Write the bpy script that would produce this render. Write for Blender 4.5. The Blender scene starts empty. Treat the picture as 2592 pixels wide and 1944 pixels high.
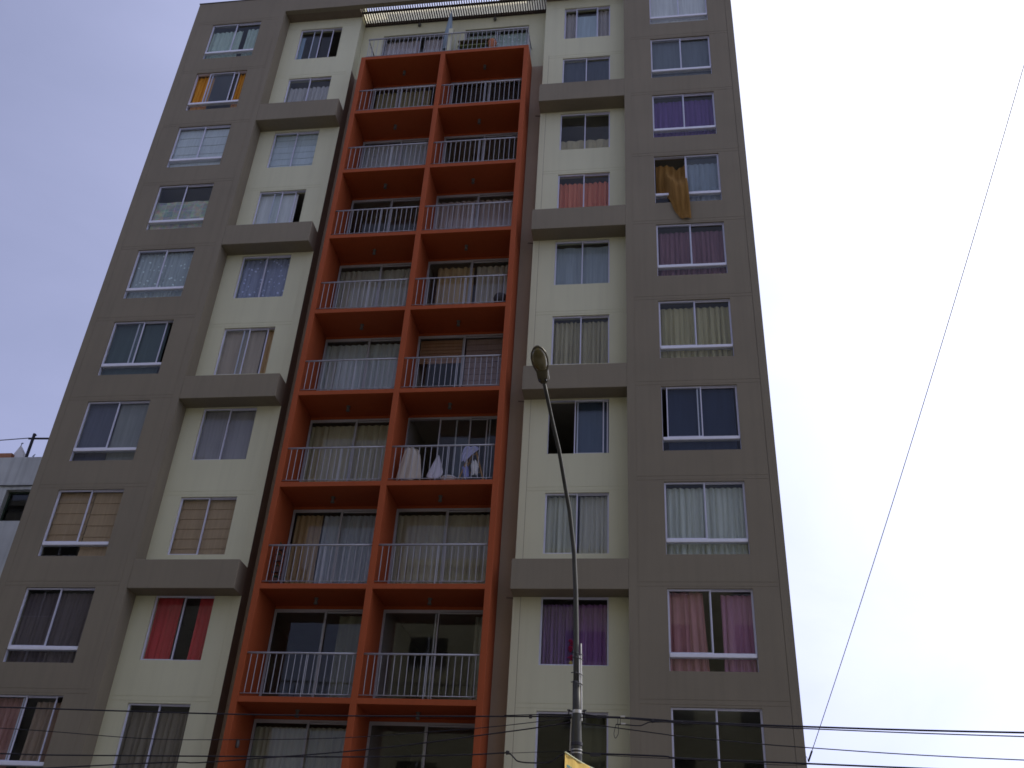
import bpy, math, random
from mathutils import Vector, Matrix
R_ = random.Random(7)
S = bpy.context.scene
COL = S.collection

# ------------------------------------------------------------------ camera
def make_camera():
    f, pit, yaw, roll = 2527.419, 0.5678, 0.1701, 0.0647
    cp, sp, cy, sy, cr, sr = math.cos(pit), math.sin(pit), math.cos(yaw), math.sin(yaw), math.cos(roll), math.sin(roll)
    fwd = Vector((-sy * cp, cy * cp, sp)); right = Vector((cy, sy, 0)); up = right.cross(fwd)
    r2 = cr * right + sr * up; u2 = -sr * right + cr * up
    cam = bpy.data.cameras.new('camera'); o = bpy.data.objects.new('camera', cam); COL.objects.link(o)
    o.matrix_world = Matrix(((r2.x, u2.x, -fwd.x, 2.70), (r2.y, u2.y, -fwd.y, -20.8836), (r2.z, u2.z, -fwd.z, 1.60), (0, 0, 0, 1)))
    cam.sensor_width = 36; cam.lens = 36 * f / 2592; cam.clip_start = .1; cam.clip_end = 3000
    S.camera = o
make_camera()

# ------------------------------------------------------------------ sky, sun, exposure
SUN_AZ, SUN_EL = math.radians(60), math.radians(40)          # azimuth from +y towards +x: behind the tower, to the right
SUN = Vector((math.sin(SUN_AZ) * math.cos(SUN_EL), math.cos(SUN_AZ) * math.cos(SUN_EL), math.sin(SUN_EL)))
def make_world():
    w = bpy.data.worlds.new('World'); S.world = w; w.use_nodes = True
    nt = w.node_tree; N = nt.nodes; L = nt.links; N.clear()
    out = N.new('ShaderNodeOutputWorld'); bg = N.new('ShaderNodeBackground'); bg.inputs['Strength'].default_value = 0.1
    sky = N.new('ShaderNodeTexSky'); sky.sky_type = 'NISHITA'; sky.sun_disc = False
    sky.sun_elevation = SUN_EL; sky.sun_rotation = SUN_AZ; sky.dust_density = 2.0; sky.altitude = 50; sky.ozone_density = 2.5
    tc = N.new('ShaderNodeTexCoord'); nrm = N.new('ShaderNodeVectorMath'); nrm.operation = 'NORMALIZE'
    L.new(tc.outputs['Generated'], nrm.inputs[0])
    dot = N.new('ShaderNodeVectorMath'); dot.operation = 'DOT_PRODUCT'; dot.inputs[1].default_value = SUN
    L.new(nrm.outputs[0], dot.inputs[0])
    def math_(op, a, b=None, c=None):
        m = N.new('ShaderNodeMath'); m.operation = op
        for i, v in enumerate((a, b, c)):
            if v is None: continue
            if isinstance(v, (int, float)): m.inputs[i].default_value = v
            else: L.new(v, m.inputs[i])
        return m.outputs[0]
    half = math_('MULTIPLY_ADD', dot.outputs['Value'], .5, .5)
    glow = math_('POWER', half, 6.0)                            # thin high cloud scatters forward, round the sun
    rad0 = math_('MULTIPLY_ADD', glow, 18.5, 2.5)               # radiance of the cloud veil
    sep = N.new('ShaderNodeSeparateXYZ'); L.new(nrm.outputs[0], sep.inputs[0])
    low = math_('POWER', math_('SUBTRACT', 1.0, math_('MAXIMUM', sep.outputs['Z'], 0.0)), 2.0)
    rad = math_('MULTIPLY_ADD', low, 3.6, rad0)                 # the veil thickens towards the horizon
    sc = N.new('ShaderNodeVectorMath'); sc.operation = 'MULTIPLY'; sc.inputs[1].default_value = (1, 1, 2.2)
    L.new(nrm.outputs[0], sc.inputs[0])
    nz = N.new('ShaderNodeTexNoise'); nz.inputs['Scale'].default_value = 2.6; nz.inputs['Detail'].default_value = 7; nz.inputs['Roughness'].default_value = .55
    nz.inputs['Distortion'].default_value = .6
    L.new(sc.outputs[0], nz.inputs['Vector'])
    cover = N.new('ShaderNodeMapRange'); cover.inputs['From Min'].default_value = .30; cover.inputs['From Max'].default_value = .72
    cover.inputs['To Min'].default_value = .78; cover.inputs['To Max'].default_value = 1.0
    L.new(nz.outputs['Fac'], cover.inputs['Value'])
    ctint = N.new('ShaderNodeMix'); ctint.data_type = 'RGBA'
    ctint.inputs['A'].default_value = (.89, .98, 1.58, 1); ctint.inputs['B'].default_value = (1, 1, .98, 1)
    L.new(glow, ctint.inputs['Factor'])
    cl = N.new('ShaderNodeVectorMath'); cl.operation = 'SCALE'
    L.new(ctint.outputs['Result'], cl.inputs[0]); L.new(rad, cl.inputs['Scale'])
    mix = N.new('ShaderNodeMix'); mix.data_type = 'RGBA'
    L.new(cover.outputs['Result'], mix.inputs['Factor']); L.new(sky.outputs[0], mix.inputs['A']); L.new(cl.outputs[0], mix.inputs['B'])
    L.new(mix.outputs['Result'], bg.inputs['Color']); L.new(bg.outputs[0], out.inputs['Surface'])
make_world()
sl = bpy.data.lights.new('sun', 'SUN'); sl.energy = 2.2; sl.angle = math.radians(.6); sl.color = (1, .95, .86)
so = bpy.data.objects.new('sun', sl); COL.objects.link(so); so.rotation_euler = SUN.to_track_quat('Z', 'Y').to_euler(); so.location = (20, 10, 60)
S.view_settings.view_transform = 'Standard'; S.view_settings.look = 'None'; S.view_settings.gamma = 1; S.view_settings.use_curve_mapping = False
S.view_settings.exposure = 0.0
S.render.engine = 'CYCLES'
S.cycles.max_bounces = 8; S.cycles.transparent_max_bounces = 16; S.cycles.diffuse_bounces = 4; S.cycles.glossy_bounces = 4
S.cycles.filter_width = 1.65; S.cycles.use_denoising = True; S.cycles.sample_clamp_indirect = 6
S.cycles.caustics_reflective = False; S.cycles.caustics_refractive = False

# ------------------------------------------------------------------ helpers
G = 1.94                                  # street level below the survey datum
def tag(o, label=None, cat=None, group=None, kind=None):
    if label: o['label'] = label
    if cat: o['category'] = cat
    if group: o['group'] = group
    if kind: o['kind'] = kind
    return o
def empty(name, loc=(0, 0, 0), label=None, cat=None, group=None):
    o = bpy.data.objects.new(name, None); COL.objects.link(o); o.location = loc; o.empty_display_size = .2
    return tag(o, label, cat, group)
class MB:
    def __init__(s): s.v = []; s.f = []
    def add(s, vs, fs):
        n = len(s.v); s.v += [tuple(v) for v in vs]; s.f += [tuple(i + n for i in f) for f in fs]; return s
    def box(s, x0, x1, y0, y1, z0, z1):
        return s.add([(x0, y0, z0), (x1, y0, z0), (x1, y1, z0), (x0, y1, z0), (x0, y0, z1), (x1, y0, z1), (x1, y1, z1), (x0, y1, z1)],
                     [(0, 3, 2, 1), (4, 5, 6, 7), (0, 1, 5, 4), (1, 2, 6, 5), (2, 3, 7, 6), (3, 0, 4, 7)])
    def bev(s, x0, x1, y0, y1, z0, z1, b=.01):
        """box with chamfered vertical and horizontal front edges"""
        vs = []
        for z, i in ((z0, b), (z0 + b, 0), (z1 - b, 0), (z1, b)):
            a0, a1, c0, c1 = x0 + i, x1 - i, y0 + i, y1
            vs += [(a0 + b, c0, z), (a1 - b, c0, z), (a1, c0 + b, z), (a1, c1, z), (a0, c1, z), (a0, c0 + b, z)]
        fs = []
        for k in range(3):
            for j in range(6):
                a, c = k * 6 + j, k * 6 + (j + 1) % 6
                fs.append((a, c, c + 6, a + 6))
        fs += [(5, 4, 3, 2, 1, 0), (18, 19, 20, 21, 22, 23)]
        return s.add(vs, fs)
    def tube(s, pts, r, n=8, cap=True):
        pts = [Vector(p) for p in pts]; rs = r if isinstance(r, (list, tuple)) else [r] * len(pts)
        vs = []; a = None
        for i, p in enumerate(pts):
            d = (pts[min(i + 1, len(pts) - 1)] - pts[max(i - 1, 0)]).normalized()
            if a is None: a = d.cross(Vector((0, 0, 1))) if abs(d.z) < .9 else d.cross(Vector((0, 1, 0)))
            a = (a - d * a.dot(d)).normalized(); b = d.cross(a)
            for k in range(n):
                t = 2 * math.pi * k / n; vs.append(p + (a * math.cos(t) + b * math.sin(t)) * rs[i])
        fs = [(i * n + k, i * n + (k + 1) % n, (i + 1) * n + (k + 1) % n, (i + 1) * n + k) for i in range(len(pts) - 1) for k in range(n)]
        if cap: fs += [tuple(range(n - 1, -1, -1)), tuple(range((len(pts) - 1) * n, len(pts) * n))]
        return s.add(vs, fs)
    def lathe(s, c, prof, n=16, axis=None):
        """prof: (radius, height) pairs about the vertical through c"""
        c = Vector(c); vs = []
        for r, h in prof:
            for k in range(n):
                t = 2 * math.pi * k / n; vs.append(c + Vector((r * math.cos(t), r * math.sin(t), h)))
        m = len(prof)
        fs = [(i * n + k, i * n + (k + 1) % n, (i + 1) * n + (k + 1) % n, (i + 1) * n + k) for i in range(m - 1) for k in range(n)]
        fs += [tuple(range(n - 1, -1, -1)), tuple(range((m - 1) * n, m * n))]
        return s.add(vs, fs)
    def build(s, name, mat, parent=None, smooth=False):
        me = bpy.data.meshes.new(name); me.from_pydata(s.v, [], s.f); me.update()
        if smooth:
            for p in me.polygons: p.use_smooth = True
        me.materials.append(mat)
        o = bpy.data.objects.new(name, me); COL.objects.link(o); o.parent = parent
        return o
def sbox(name, mat, parent, *a): return MB().box(*a).build(name, mat, parent)

# ------------------------------------------------------------------ materials
def mat(name, col, rough=.8, metal=0, var=.06, scale=3.0, bump=0, bscale=60, spec=.3, streak=0, col2=None):
    m = bpy.data.materials.new(name); m.use_nodes = True; nt = m.node_tree; N = nt.nodes; L = nt.links
    b = N['Principled BSDF']; b.inputs['Roughness'].default_value = rough; b.inputs['Metallic'].default_value = metal
    b.inputs['Specular IOR Level'].default_value = spec
    tc = N.new('ShaderNodeTexCoord')
    nz = N.new('ShaderNodeTexNoise'); nz.inputs['Scale'].default_value = scale; nz.inputs['Detail'].default_value = 6
    L.new(tc.outputs['Object'], nz.inputs['Vector'])
    mx = N.new('ShaderNodeMix'); mx.data_type = 'RGBA'
    c2 = col2 or tuple(max(0, c * (1 - 2.2 * var)) for c in col)
    c1 = tuple(min(1, c * (1 + 2.2 * var)) for c in col) if not col2 else col
    mx.inputs['A'].default_value = (*c2, 1); mx.inputs['B'].default_value = (*c1, 1)
    L.new(nz.outputs['Fac'], mx.inputs['Factor'])
    res = mx.outputs['Result']
    if streak:
        mp = N.new('ShaderNodeMapping'); mp.inputs['Scale'].default_value = (5, 5, .22); L.new(tc.outputs['Object'], mp.inputs['Vector'])
        n2 = N.new('ShaderNodeTexNoise'); n2.inputs['Scale'].default_value = 1.4; n2.inputs['Detail'].default_value = 5; L.new(mp.outputs[0], n2.inputs['Vector'])
        r = N.new('ShaderNodeMapRange'); r.inputs['From Min'].default_value = .45; r.inputs['From Max'].default_value = .75
        r.inputs['To Min'].default_value = 1; r.inputs['To Max'].default_value = 1 - streak; L.new(n2.outputs['Fac'], r.inputs['Value'])
        sc = N.new('ShaderNodeVectorMath'); sc.operation = 'SCALE'; L.new(res, sc.inputs[0]); L.new(r.outputs[0], sc.inputs['Scale']); res = sc.outputs[0]
    L.new(res, b.inputs['Base Color'])
    if bump:
        n3 = N.new('ShaderNodeTexNoise'); n3.inputs['Scale'].default_value = bscale; n3.inputs['Detail'].default_value = 4; L.new(tc.outputs['Object'], n3.inputs['Vector'])
        bp = N.new('ShaderNodeBump'); bp.inputs['Strength'].default_value = bump; bp.inputs['Distance'].default_value = .01
        L.new(n3.outputs['Fac'], bp.inputs['Height']); L.new(bp.outputs[0], b.inputs['Normal'])
    return m
BROWN = mat('brown_stucco', (.226, .194, .140), .9, var=.06, scale=.6, bump=.25, streak=.07)
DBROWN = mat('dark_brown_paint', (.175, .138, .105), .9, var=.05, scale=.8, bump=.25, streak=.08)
STRIP = mat('warm_brown_stucco', (.40, .325, .24), .9, var=.05, scale=.8, bump=.25, streak=.06)
CREAM = mat('cream_stucco', (.60, .585, .41), .9, var=.035, scale=.6, bump=.2, streak=.05)
ORANGE = mat('orange_paint', (.345, .073, .020), .75, var=.05, scale=1.2, bump=.12, streak=.08)
ALU_SHADE = mat('shaded_aluminium', (.36, .36, .40), .45, .0, var=.05, scale=8, spec=.5)  # white aluminium darkened in its colour for the shade inside the balconies
SILL = mat('sill_white', (.74, .74, .82), .5, var=.04, scale=8, spec=.5)
ALU = mat('white_aluminium', (.60, .60, .72), .45, .0, var=.04, scale=8, spec=.5)
RAILM = mat('rail_metal', (.37, .37, .40), .4, .3, var=.06, scale=6, spec=.5)
DARKM = mat('dark_metal', (.045, .042, .05), .5, .3, var=.1)
SLATM = mat('dark_timber', (.035, .022, .02), .7, var=.2, scale=12)
INT = mat('interior_plaster', (.30, .28, .25), .9, var=.05)
INTD = mat('interior_dark', (.10, .085, .07), .9, var=.05)
CONC = mat('concrete', (.22, .205, .18), .9, var=.12, scale=5, bump=.4, streak=.15)
ROOFM = mat('roof_screed', (.25, .24, .22), .9, var=.12, scale=2)
COPING = mat('coping', (.05, .045, .04), .8)
CEILLAMP = mat('lamp_fitting', (.10, .095, .085), .5, spec=.5)
CABLE = mat('cable_rubber', (.018, .016, .024), .6, var=.1)
THINC = mat('thin_cable', (.10, .095, .14), .5, var=.05)
LAMPM = mat('lamp_housing', (.085, .072, .036), .4, .2, var=.15, spec=.5)
STEEL = mat('pole_steel', (.055, .053, .043), .5, .3, var=.2, scale=6, spec=.5)
GALV = mat('galvanised', (.55, .53, .47), .4, .6, var=.1)
WHITEP = mat('white_plaster', (.72, .72, .72), .85, var=.05)
NEIGH = mat('pale_blue_stucco', (.56, .58, .57), .9, var=.10, scale=1.5, bump=.4, streak=.2)
BRICK = mat('brick_paint', (.42, .20, .12), .9, var=.15, scale=6)
HOLE = mat('dark_room', (.03, .03, .028), .9)

def glass_mat(name, tint, refl=1.0):
    m = bpy.data.materials.new(name); m.use_nodes = True; nt = m.node_tree; N = nt.nodes; L = nt.links; N.clear()
    out = N.new('ShaderNodeOutputMaterial'); mix = N.new('ShaderNodeMixShader'); fr = N.new('ShaderNodeFresnel'); geo = N.new('ShaderNodeNewGeometry'); ior = N.new('ShaderNodeMix'); ior.inputs['A'].default_value = 1.31; ior.inputs['B'].default_value = 1 / 1.31
    L.new(geo.outputs['Backfacing'], ior.inputs['Factor']); L.new(ior.outputs['Result'], fr.inputs['IOR'])      # thin pane: same reflectance from either side
    tr = N.new('ShaderNodeBsdfTransparent'); tr.inputs['Color'].default_value = (*tint, 1)
    gl = N.new('ShaderNodeBsdfGlossy'); gl.inputs['Roughness'].default_value = .012; gl.inputs['Color'].default_value = (.95, .97, 1, 1)
    tc = N.new('ShaderNodeTexCoord'); nz = N.new('ShaderNodeTexNoise'); nz.inputs['Scale'].default_value = 1.1; L.new(tc.outputs['Object'], nz.inputs['Vector'])
    bp = N.new('ShaderNodeBump'); bp.inputs['Strength'].default_value = .02; bp.inputs['Distance'].default_value = .01
    L.new(nz.outputs['Fac'], bp.inputs['Height']); L.new(bp.outputs[0], gl.inputs['Normal'])
    L.new(fr.outputs[0], mix.inputs[0]); L.new(tr.outputs[0], mix.inputs[1]); L.new(gl.outputs[0], mix.inputs[2]); L.new(mix.outputs[0], out.inputs[0])
    return m
GLASS = glass_mat('window_glass', (.955, .975, .97))
_cloth = {}
def cloth(col, kind='plain', col2=None):
    key = (col, kind, col2)
    if key in _cloth: return _cloth[key]
    m = bpy.data.materials.new('cloth_' + kind); m.use_nodes = True; nt = m.node_tree; N = nt.nodes; L = nt.links
    col = tuple(min(.85, c * 1.18) for c in col)
    b = N['Principled BSDF']; b.inputs['Roughness'].default_value = .95; b.inputs['Specular IOR Level'].default_value = .1
    tc = N.new('ShaderNodeTexCoord')
    nz = N.new('ShaderNodeTexNoise'); nz.inputs['Detail'].default_value = 5
    mp = N.new('ShaderNodeMapping'); L.new(tc.outputs['Object'], mp.inputs['Vector'])
    mp.inputs['Scale'].default_value = (9, 9, .5) if kind != 'patch' else (3, 3, 3)
    nz.inputs['Scale'].default_value = 2; L.new(mp.outputs[0], nz.inputs['Vector'])
    mx = N.new('ShaderNodeMix'); mx.data_type = 'RGBA'
    c2 = col2 or tuple(c * .66 for c in col)
    mx.inputs['A'].default_value = (*c2, 1); mx.inputs['B'].default_value = (*(min(1, c * 1.1) for c in col), 1)
    L.new(nz.outputs['Fac'], mx.inputs['Factor']); res = mx.outputs['Result']
    if kind == 'lace':
        vo = N.new('ShaderNodeTexVoronoi'); vo.inputs['Scale'].default_value = 6.5; L.new(tc.outputs['Object'], vo.inputs['Vector'])
        r = N.new('ShaderNodeMapRange'); r.inputs['From Min'].default_value = .16; r.inputs['From Max'].default_value = .24; r.inputs['To Min'].default_value = 1; r.inputs['To Max'].default_value = 0
        L.new(vo.outputs['Distance'], r.inputs['Value'])
        m2 = N.new('ShaderNodeMix'); m2.data_type = 'RGBA'; L.new(r.outputs[0], m2.inputs['Factor']); L.new(res, m2.inputs['A'])
        m2.inputs['B'].default_value = (*(min(1, c * 1.7) for c in col), 1); res = m2.outputs['Result']
    if kind == 'patch':
        br = N.new('ShaderNodeTexBrick'); br.inputs['Scale'].default_value = 1.0; br.offset = .0
        br.inputs['Brick Width'].default_value = .30; br.inputs['Row Height'].default_value = .26; br.inputs['Mortar Size'].default_value = .012
        br.inputs['Color1'].default_value = (*col, 1); br.inputs['Color2'].default_value = (*c2, 1); br.inputs['Mortar'].default_value = (.62, .62, .52, 1)
        sw = N.new('ShaderNodeMapping'); sw.inputs['Rotation'].default_value = (math.radians(90), 0, 0); L.new(tc.outputs['Object'], sw.inputs['Vector']); L.new(sw.outputs[0], br.inputs['Vector'])
        v2 = N.new('ShaderNodeTexNoise'); v2.inputs['Scale'].default_value = 9; L.new(tc.outputs['Object'], v2.inputs['Vector'])
        m2 = N.new('ShaderNodeMix'); m2.data_type = 'RGBA'; m2.blend_type = 'MULTIPLY'; m2.inputs['Factor'].default_value = .7
        L.new(br.outputs['Color'], m2.inputs['A']); L.new(v2.outputs['Color'], m2.inputs['B'])
        g = N.new('ShaderNodeVectorMath'); g.operation = 'SCALE'; g.inputs['Scale'].default_value = 1.5; L.new(m2.outputs['Result'], g.inputs[0]); res = g.outputs[0]
    L.new(res, b.inputs['Base Color'])
    tr = N.new('ShaderNodeBsdfTranslucent'); L.new(res, tr.inputs['Color'])
    ms = N.new('ShaderNodeMixShader'); ms.inputs[0].default_value = .18; L.new(b.outputs[0], ms.inputs[1]); L.new(tr.outputs[0], ms.inputs[2])
    L.new(ms.outputs[0], N['Material Output'].inputs['Surface'])
    _cloth[key] = m; return m

# ------------------------------------------------------------------ ground and street
def setting():
    gm = mat('ground_soil', (.16, .145, .12), .95, var=.2, scale=.3)
    o = MB().add([(-600, -600, -.02), (600, -600, -.02), (600, 600, -.02), (-600, 600, -.02)], [(0, 1, 2, 3)]).build('ground', gm); tag(o, kind='structure')
    am = mat('asphalt', (.05, .05, .052), .9, var=.15, scale=4, bump=.5, bscale=90)
    o = MB().add([(-120, -19.6, -.005), (120, -19.6, -.005), (120, -7.6, -.005), (-120, -7.6, -.005)], [(0, 1, 2, 3)]).build('road', am); tag(o, kind='structure')
    pm = mat('pavement_concrete', (.21, .20, .18), .9, var=.12, scale=2, bump=.3)
    for y0, y1 in ((-7.6, -.02), (-25.0, -19.6)):
        o = sbox('pavement', pm, None, -120, 120, y0, y1, -.1, .12); tag(o, kind='structure')
    lm = mat('road_paint', (.7, .68, .5), .8, var=.1)
    for i in range(-16, 17):
        x = i * 6.0
        o = MB().add([(x, -13.68, .0), (x + 3, -13.68, .0), (x + 3, -13.54, .0), (x, -13.54, .0)], [(0, 1, 2, 3)]).build('lane_mark', lm); tag(o, kind='structure')
setting()

# ------------------------------------------------------------------ the tower
DZ = {1: .04, 2: .04, 3: -.025, 4: -.03, 5: -.01, 6: .025, 7: .045, 8: .03, 9: .005, 10: -.02, 11: -.09}
def HT(f): return 2.6 * f + DZ[f] + G                      # window-head height of storey f
SU = {10: 26.04, 9: 23.49, 8: 20.93, 7: 18.33, 6: 15.65, 5: 13.01, 4: 10.37, 3: 7.755, 2: 5.18, 1: 2.58, 0: 0.0}    # balcony slab soffits
ROOF = 29.73 + G
SOF = 28.95 + G
XL0, XL1, XR0, XR1 = -13.09, -9.75, 1.99, 5.40             # outer brown piers
CL0, CL1, CR0, CR1 = -9.75, -7.10, -.63, 1.99              # recessed cream bays
YC, YS, YD, YIN = .5, .90, 1.15, 5.2                       # cream plane, strip plane, balcony doors, back of rooms
WL, WR = (-12.32, -10.54), (2.82, 4.635)
CWL, CWR = (-9.25, -7.755), (.005, 1.525)
FL = range(1, 12)
tower = empty('apartment_tower', (-3.84, 0, 0), 'tall grey-brown and cream apartment tower with orange balcony grid down its middle', 'apartment building')
TM = Matrix.Translation((3.84, 0, 0))
def T(o):                                                   # parts are modelled in world space; put them under the tower
    o.parent = tower; o.matrix_parent_inverse = TM; return o
def sub(o, parent): o.parent = parent; return o

def wall_grid(name, xs, zs, depth, m, back=.2):
    """front wall from a grid of cells; depth(xc, zc) -> y of the face, or None for an opening (reveals go to y_wall+back)"""
    mb = MB(); nx, nz = len(xs) - 1, len(zs) - 1
    D = [[depth((xs[i] + xs[i + 1]) / 2, (zs[j] + zs[j + 1]) / 2) for j in range(nz)] for i in range(nx)]
    base = min(d for r in D for d in r if d is not None); yb = base + back
    q = lambda a, b, c, d: mb.add([a, b, c, d], [(0, 1, 2, 3)])
    for i in range(nx):
        for j in range(nz):
            d = D[i][j]
            if d is not None: q((xs[i], d, zs[j]), (xs[i + 1], d, zs[j]), (xs[i + 1], d, zs[j + 1]), (xs[i], d, zs[j + 1]))
            e = d if d is not None else yb
            if i + 1 < nx:
                d2 = D[i + 1][j]; e2 = d2 if d2 is not None else yb
                if e != e2: q((xs[i + 1], e, zs[j]), (xs[i + 1], e2, zs[j]), (xs[i + 1], e2, zs[j + 1]), (xs[i + 1], e, zs[j + 1]))
            if j + 1 < nz:
                d2 = D[i][j + 1]; e2 = d2 if d2 is not None else yb
                if e != e2: q((xs[i], e, zs[j + 1]), (xs[i + 1], e, zs[j + 1]), (xs[i + 1], e2, zs[j + 1]), (xs[i], e2, zs[j + 1]))
    return T(mb.build(name, m))
def uniq(a): return sorted(set(round(v, 4) for v in a))

GW = .008                                                   # shadow-line grooves in the render
def pier(name, x0, x1, w, inner_left):
    gx = (x0 + .20, x1 - .20)
    xs = [x0, x1, *w]; zs = [0, ROOF]
    for g in gx: xs += [g, g + GW]
    for f in FL:
        t = HT(f); zs += [t, t - 1.8]
        for dz in (.045, .145): zs += [t + dz, t + dz + GW]
    def depth(x, z):
        for f in FL:
            t = HT(f)
            if w[0] < x < w[1] and t - 1.8 < z < t: return None
        if gx[0] < x < gx[1] + GW:
            for f in FL:
                t = HT(f)
                for dz in (.045, .145):
                    if t + dz < z < t + dz + GW: return .005
        for g in gx:
            if g < x < g + GW and z < HT(11): return .004
        return 0
    wall_grid(name, uniq(xs), uniq(zs), depth, BROWN)
pier('brown_wall', XL0, XL1, WL, False)
pier('brown_wall', XR0, XR1, WR, True)
CH = 1.56                                                   # height of the cream-bay windows
def cream(x0, x1, w, gside):
    g = x0 + .17 if gside else x1 - .2
    xs = [x0, x1, *w, g, g + GW]; zs = [0, SOF]
    for f in FL:
        t = HT(f); zs += [t, t - CH, t + .05, t + .05 + GW, t + .15, t + .15 + GW]
    def depth(x, z):
        for f in FL:
            t = HT(f)
            if w[0] < x < w[1] and t - CH < z < t: return None
            for dz in (.05, .15):
                if t + dz < z < t + dz + GW and x0 + .17 < x < x1 - .17: return YC + .005
        if g < x < g + GW: return YC + .004
        return YC
    wall_grid('cream_wall', uniq(xs), uniq(zs), depth, CREAM)
cream(CL0, CL1, CWL, False)
cream(CR0, CR1, CWR, True)
# reveals between piers and cream bays, returns beside the balcony grid
for x0, x1 in ((XL1 - .12, XL1 - .001), (XR0 + .001, XR0 + .12)): T(sbox('pier_return', BROWN, None, x0, x1, .004, YC + .2, 0, ROOF - .01))
TZ = 26.19 + G                                              # terrace floor
for x0, x1 in ((CL1 - .18, CL1 + .001), (CR0 - .001, CR0 + .18)):
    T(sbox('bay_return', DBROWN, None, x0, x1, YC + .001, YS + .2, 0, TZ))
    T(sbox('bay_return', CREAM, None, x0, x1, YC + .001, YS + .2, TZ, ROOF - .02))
BX0, BX1 = -6.62, -1.06                                     # orange balcony grid
for x0, x1 in ((CL1, BX0), (BX1, CR0)): T(sbox('strip_wall', STRIP, None, x0, x1, YS, YS + .2, 0, TZ))
# beams tying pier and cream bay every second storey
for f in (10, 8, 6, 4, 2):
    zt, zb = {10: (24.25, 23.49), 8: (19.04, 18.30), 6: (13.72, 13.01), 4: (8.48, 7.76), 2: (3.2, 2.5)}[f]
    for x0, x1 in ((CL0, CL1 + .002), (CR0 - .002, CR1)):
        T(MB().bev(x0, x1, .0, YC, zb + G, zt + G, .008).build('spandrel_beam', BROWN))
    T(MB().tube([(CR0 - .01, .62, zb + G + .02), (CR0 - .17, .60, zb + G + .02)], .02, 8).build('drain_pipe', DBROWN))
# roof edge beam, soffits over the cream bays, coping
T(sbox('roof_beam', BROWN, None, XL1, XR0, 0, .17, SOF, ROOF))
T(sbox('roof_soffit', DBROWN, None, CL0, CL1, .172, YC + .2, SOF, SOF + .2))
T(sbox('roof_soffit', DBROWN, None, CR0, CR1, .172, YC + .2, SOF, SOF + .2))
for x0, x1 in ((XL0 - .02, XL1), (XL1, XR0), (XR0, XR1 + .02)): T(sbox('coping', COPING, None, x0, x1, -.02, .24, ROOF, ROOF + .03))
# side walls, rear, roof, floors and party walls of the body
T(sbox('side_wall', BROWN, None, XL0 + .001, XL0 + .2, .004, 13, 0, ROOF - .001))
T(sbox('side_wall', BROWN, None, XR1 - .2, XR1 - .001, .004, 13, 0, ROOF - .001))
T(sbox('rear_wall', BROWN, None, XL0, XR1, 13, 13.2, 0, ROOF))
T(sbox('roof_slab', ROOFM, None, XL0 + .2, XR1 - .2, 1.12, 13, ROOF - .25, ROOF - .05))
for x0, x1, y0 in ((XL0 + .2, XL1 - .12, .2), (XL1 - .12, CL1 - .001, .71), (CR0 + .001, XR0 + .12, .71), (XR0 + .12, XR1 - .2, .2)):
    T(sbox('roof_slab', ROOFM, None, x0, x1, y0, 1.119, ROOF - .25, ROOF - .05))
T(sbox('inner_wall', INT, None, XL0 + .2, XR1 - .2, YIN, YIN + .2, 0, ROOF - .3))
for f in range(0, 12):
    z = 2.6 * f + .12 + G
    if f == 11: continue
    for x0, x1, y0 in ((XL0 + .2, XL1 - .06, .2), (XL1 - .06, CL1 - .18, .71), (CL1 - .18, CR0 + .18, 1.3), (CR0 + .18, XR0 + .06, .71), (XR0 + .06, XR1 - .2, .2)):
        T(sbox('floor_slab', INT, None, x0, x1, y0, YIN, z, z + .2))
for x0, y0 in ((XL1 - .02, .7), (CL1 - .17, 1.1), (-3.9, 1.3), (CR0 + .02, 1.1), (XR0 - .1, .7)):
    T(sbox('party_wall', INT, None, x0, x0 + .12, y0, YIN, 0, ROOF - .3))
# lift house on the roof
T(sbox('lift_house', DBROWN, None, -2.75, 2.6, 2.6, 6.5, ROOF - .05, ROOF + 2.75))

# ---- windows
def sash_mesh(x0, x1, y, z0, z1, w=.027, d=.030):
    m = MB()
    m.box(x0, x0 + w, y, y + d, z0, z1).box(x1 - w, x1, y, y + d, z0, z1)
    m.box(x0 + w, x1 - w, y, y + d, z0, z0 + w).box(x0 + w, x1 - w, y, y + d, z1 - w, z1)
    return m
def add_sash(win, x0, x1, y, z0, z1, w=.027, m=None):
    sub(sash_mesh(x0, x1, y, z0, z1, w).build('sash', m or ALU), win)
    sub(MB().box(x0 + w - .004, x1 - w + .004, y + .013, y + .019, z0 + w - .004, z1 - w + .004).build('pane', GLASS), win)
def window(x0, x1, z0, z1, y, low=0, sashes=None):
    """sashes: (left, right, track) fractions of the width; low: height of the fixed lower light under a sill rail"""
    m = MB(); w = .012; yf = y + .045
    m.box(x0, x0 + w, yf, yf + .085, z0, z1).box(x1 - w, x1, yf, yf + .085, z0, z1)
    m.box(x0 + w, x1 - w, yf, yf + .085, z1 - w, z1).box(x0 + w, x1 - w, yf, yf + .085, z0, z0 + w)
    win = T(m.build('window', ALU))
    zl = z0 + w
    if low:
        sub(MB().bev(x0 + w, x1 - w, yf - .025, yf + .09, z0 + low, z0 + low + .085, .008).build('sill_rail', SILL), win)
        sub(MB().box(x0 + w, x1 - w, yf + .03, yf + .036, z0 + w, z0 + low).build('pane', GLASS), win)
        zl = z0 + low + .085
    X0, X1 = x0 + w, x1 - w; W = X1 - X0
    for a, b, t in (sashes or ((0, .512, 0), (.488, 1, 1))):
        add_sash(win, X0 + W * a, X0 + W * b, yf + .004 + .038 * t, zl, z1 - w)
    return win
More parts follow.
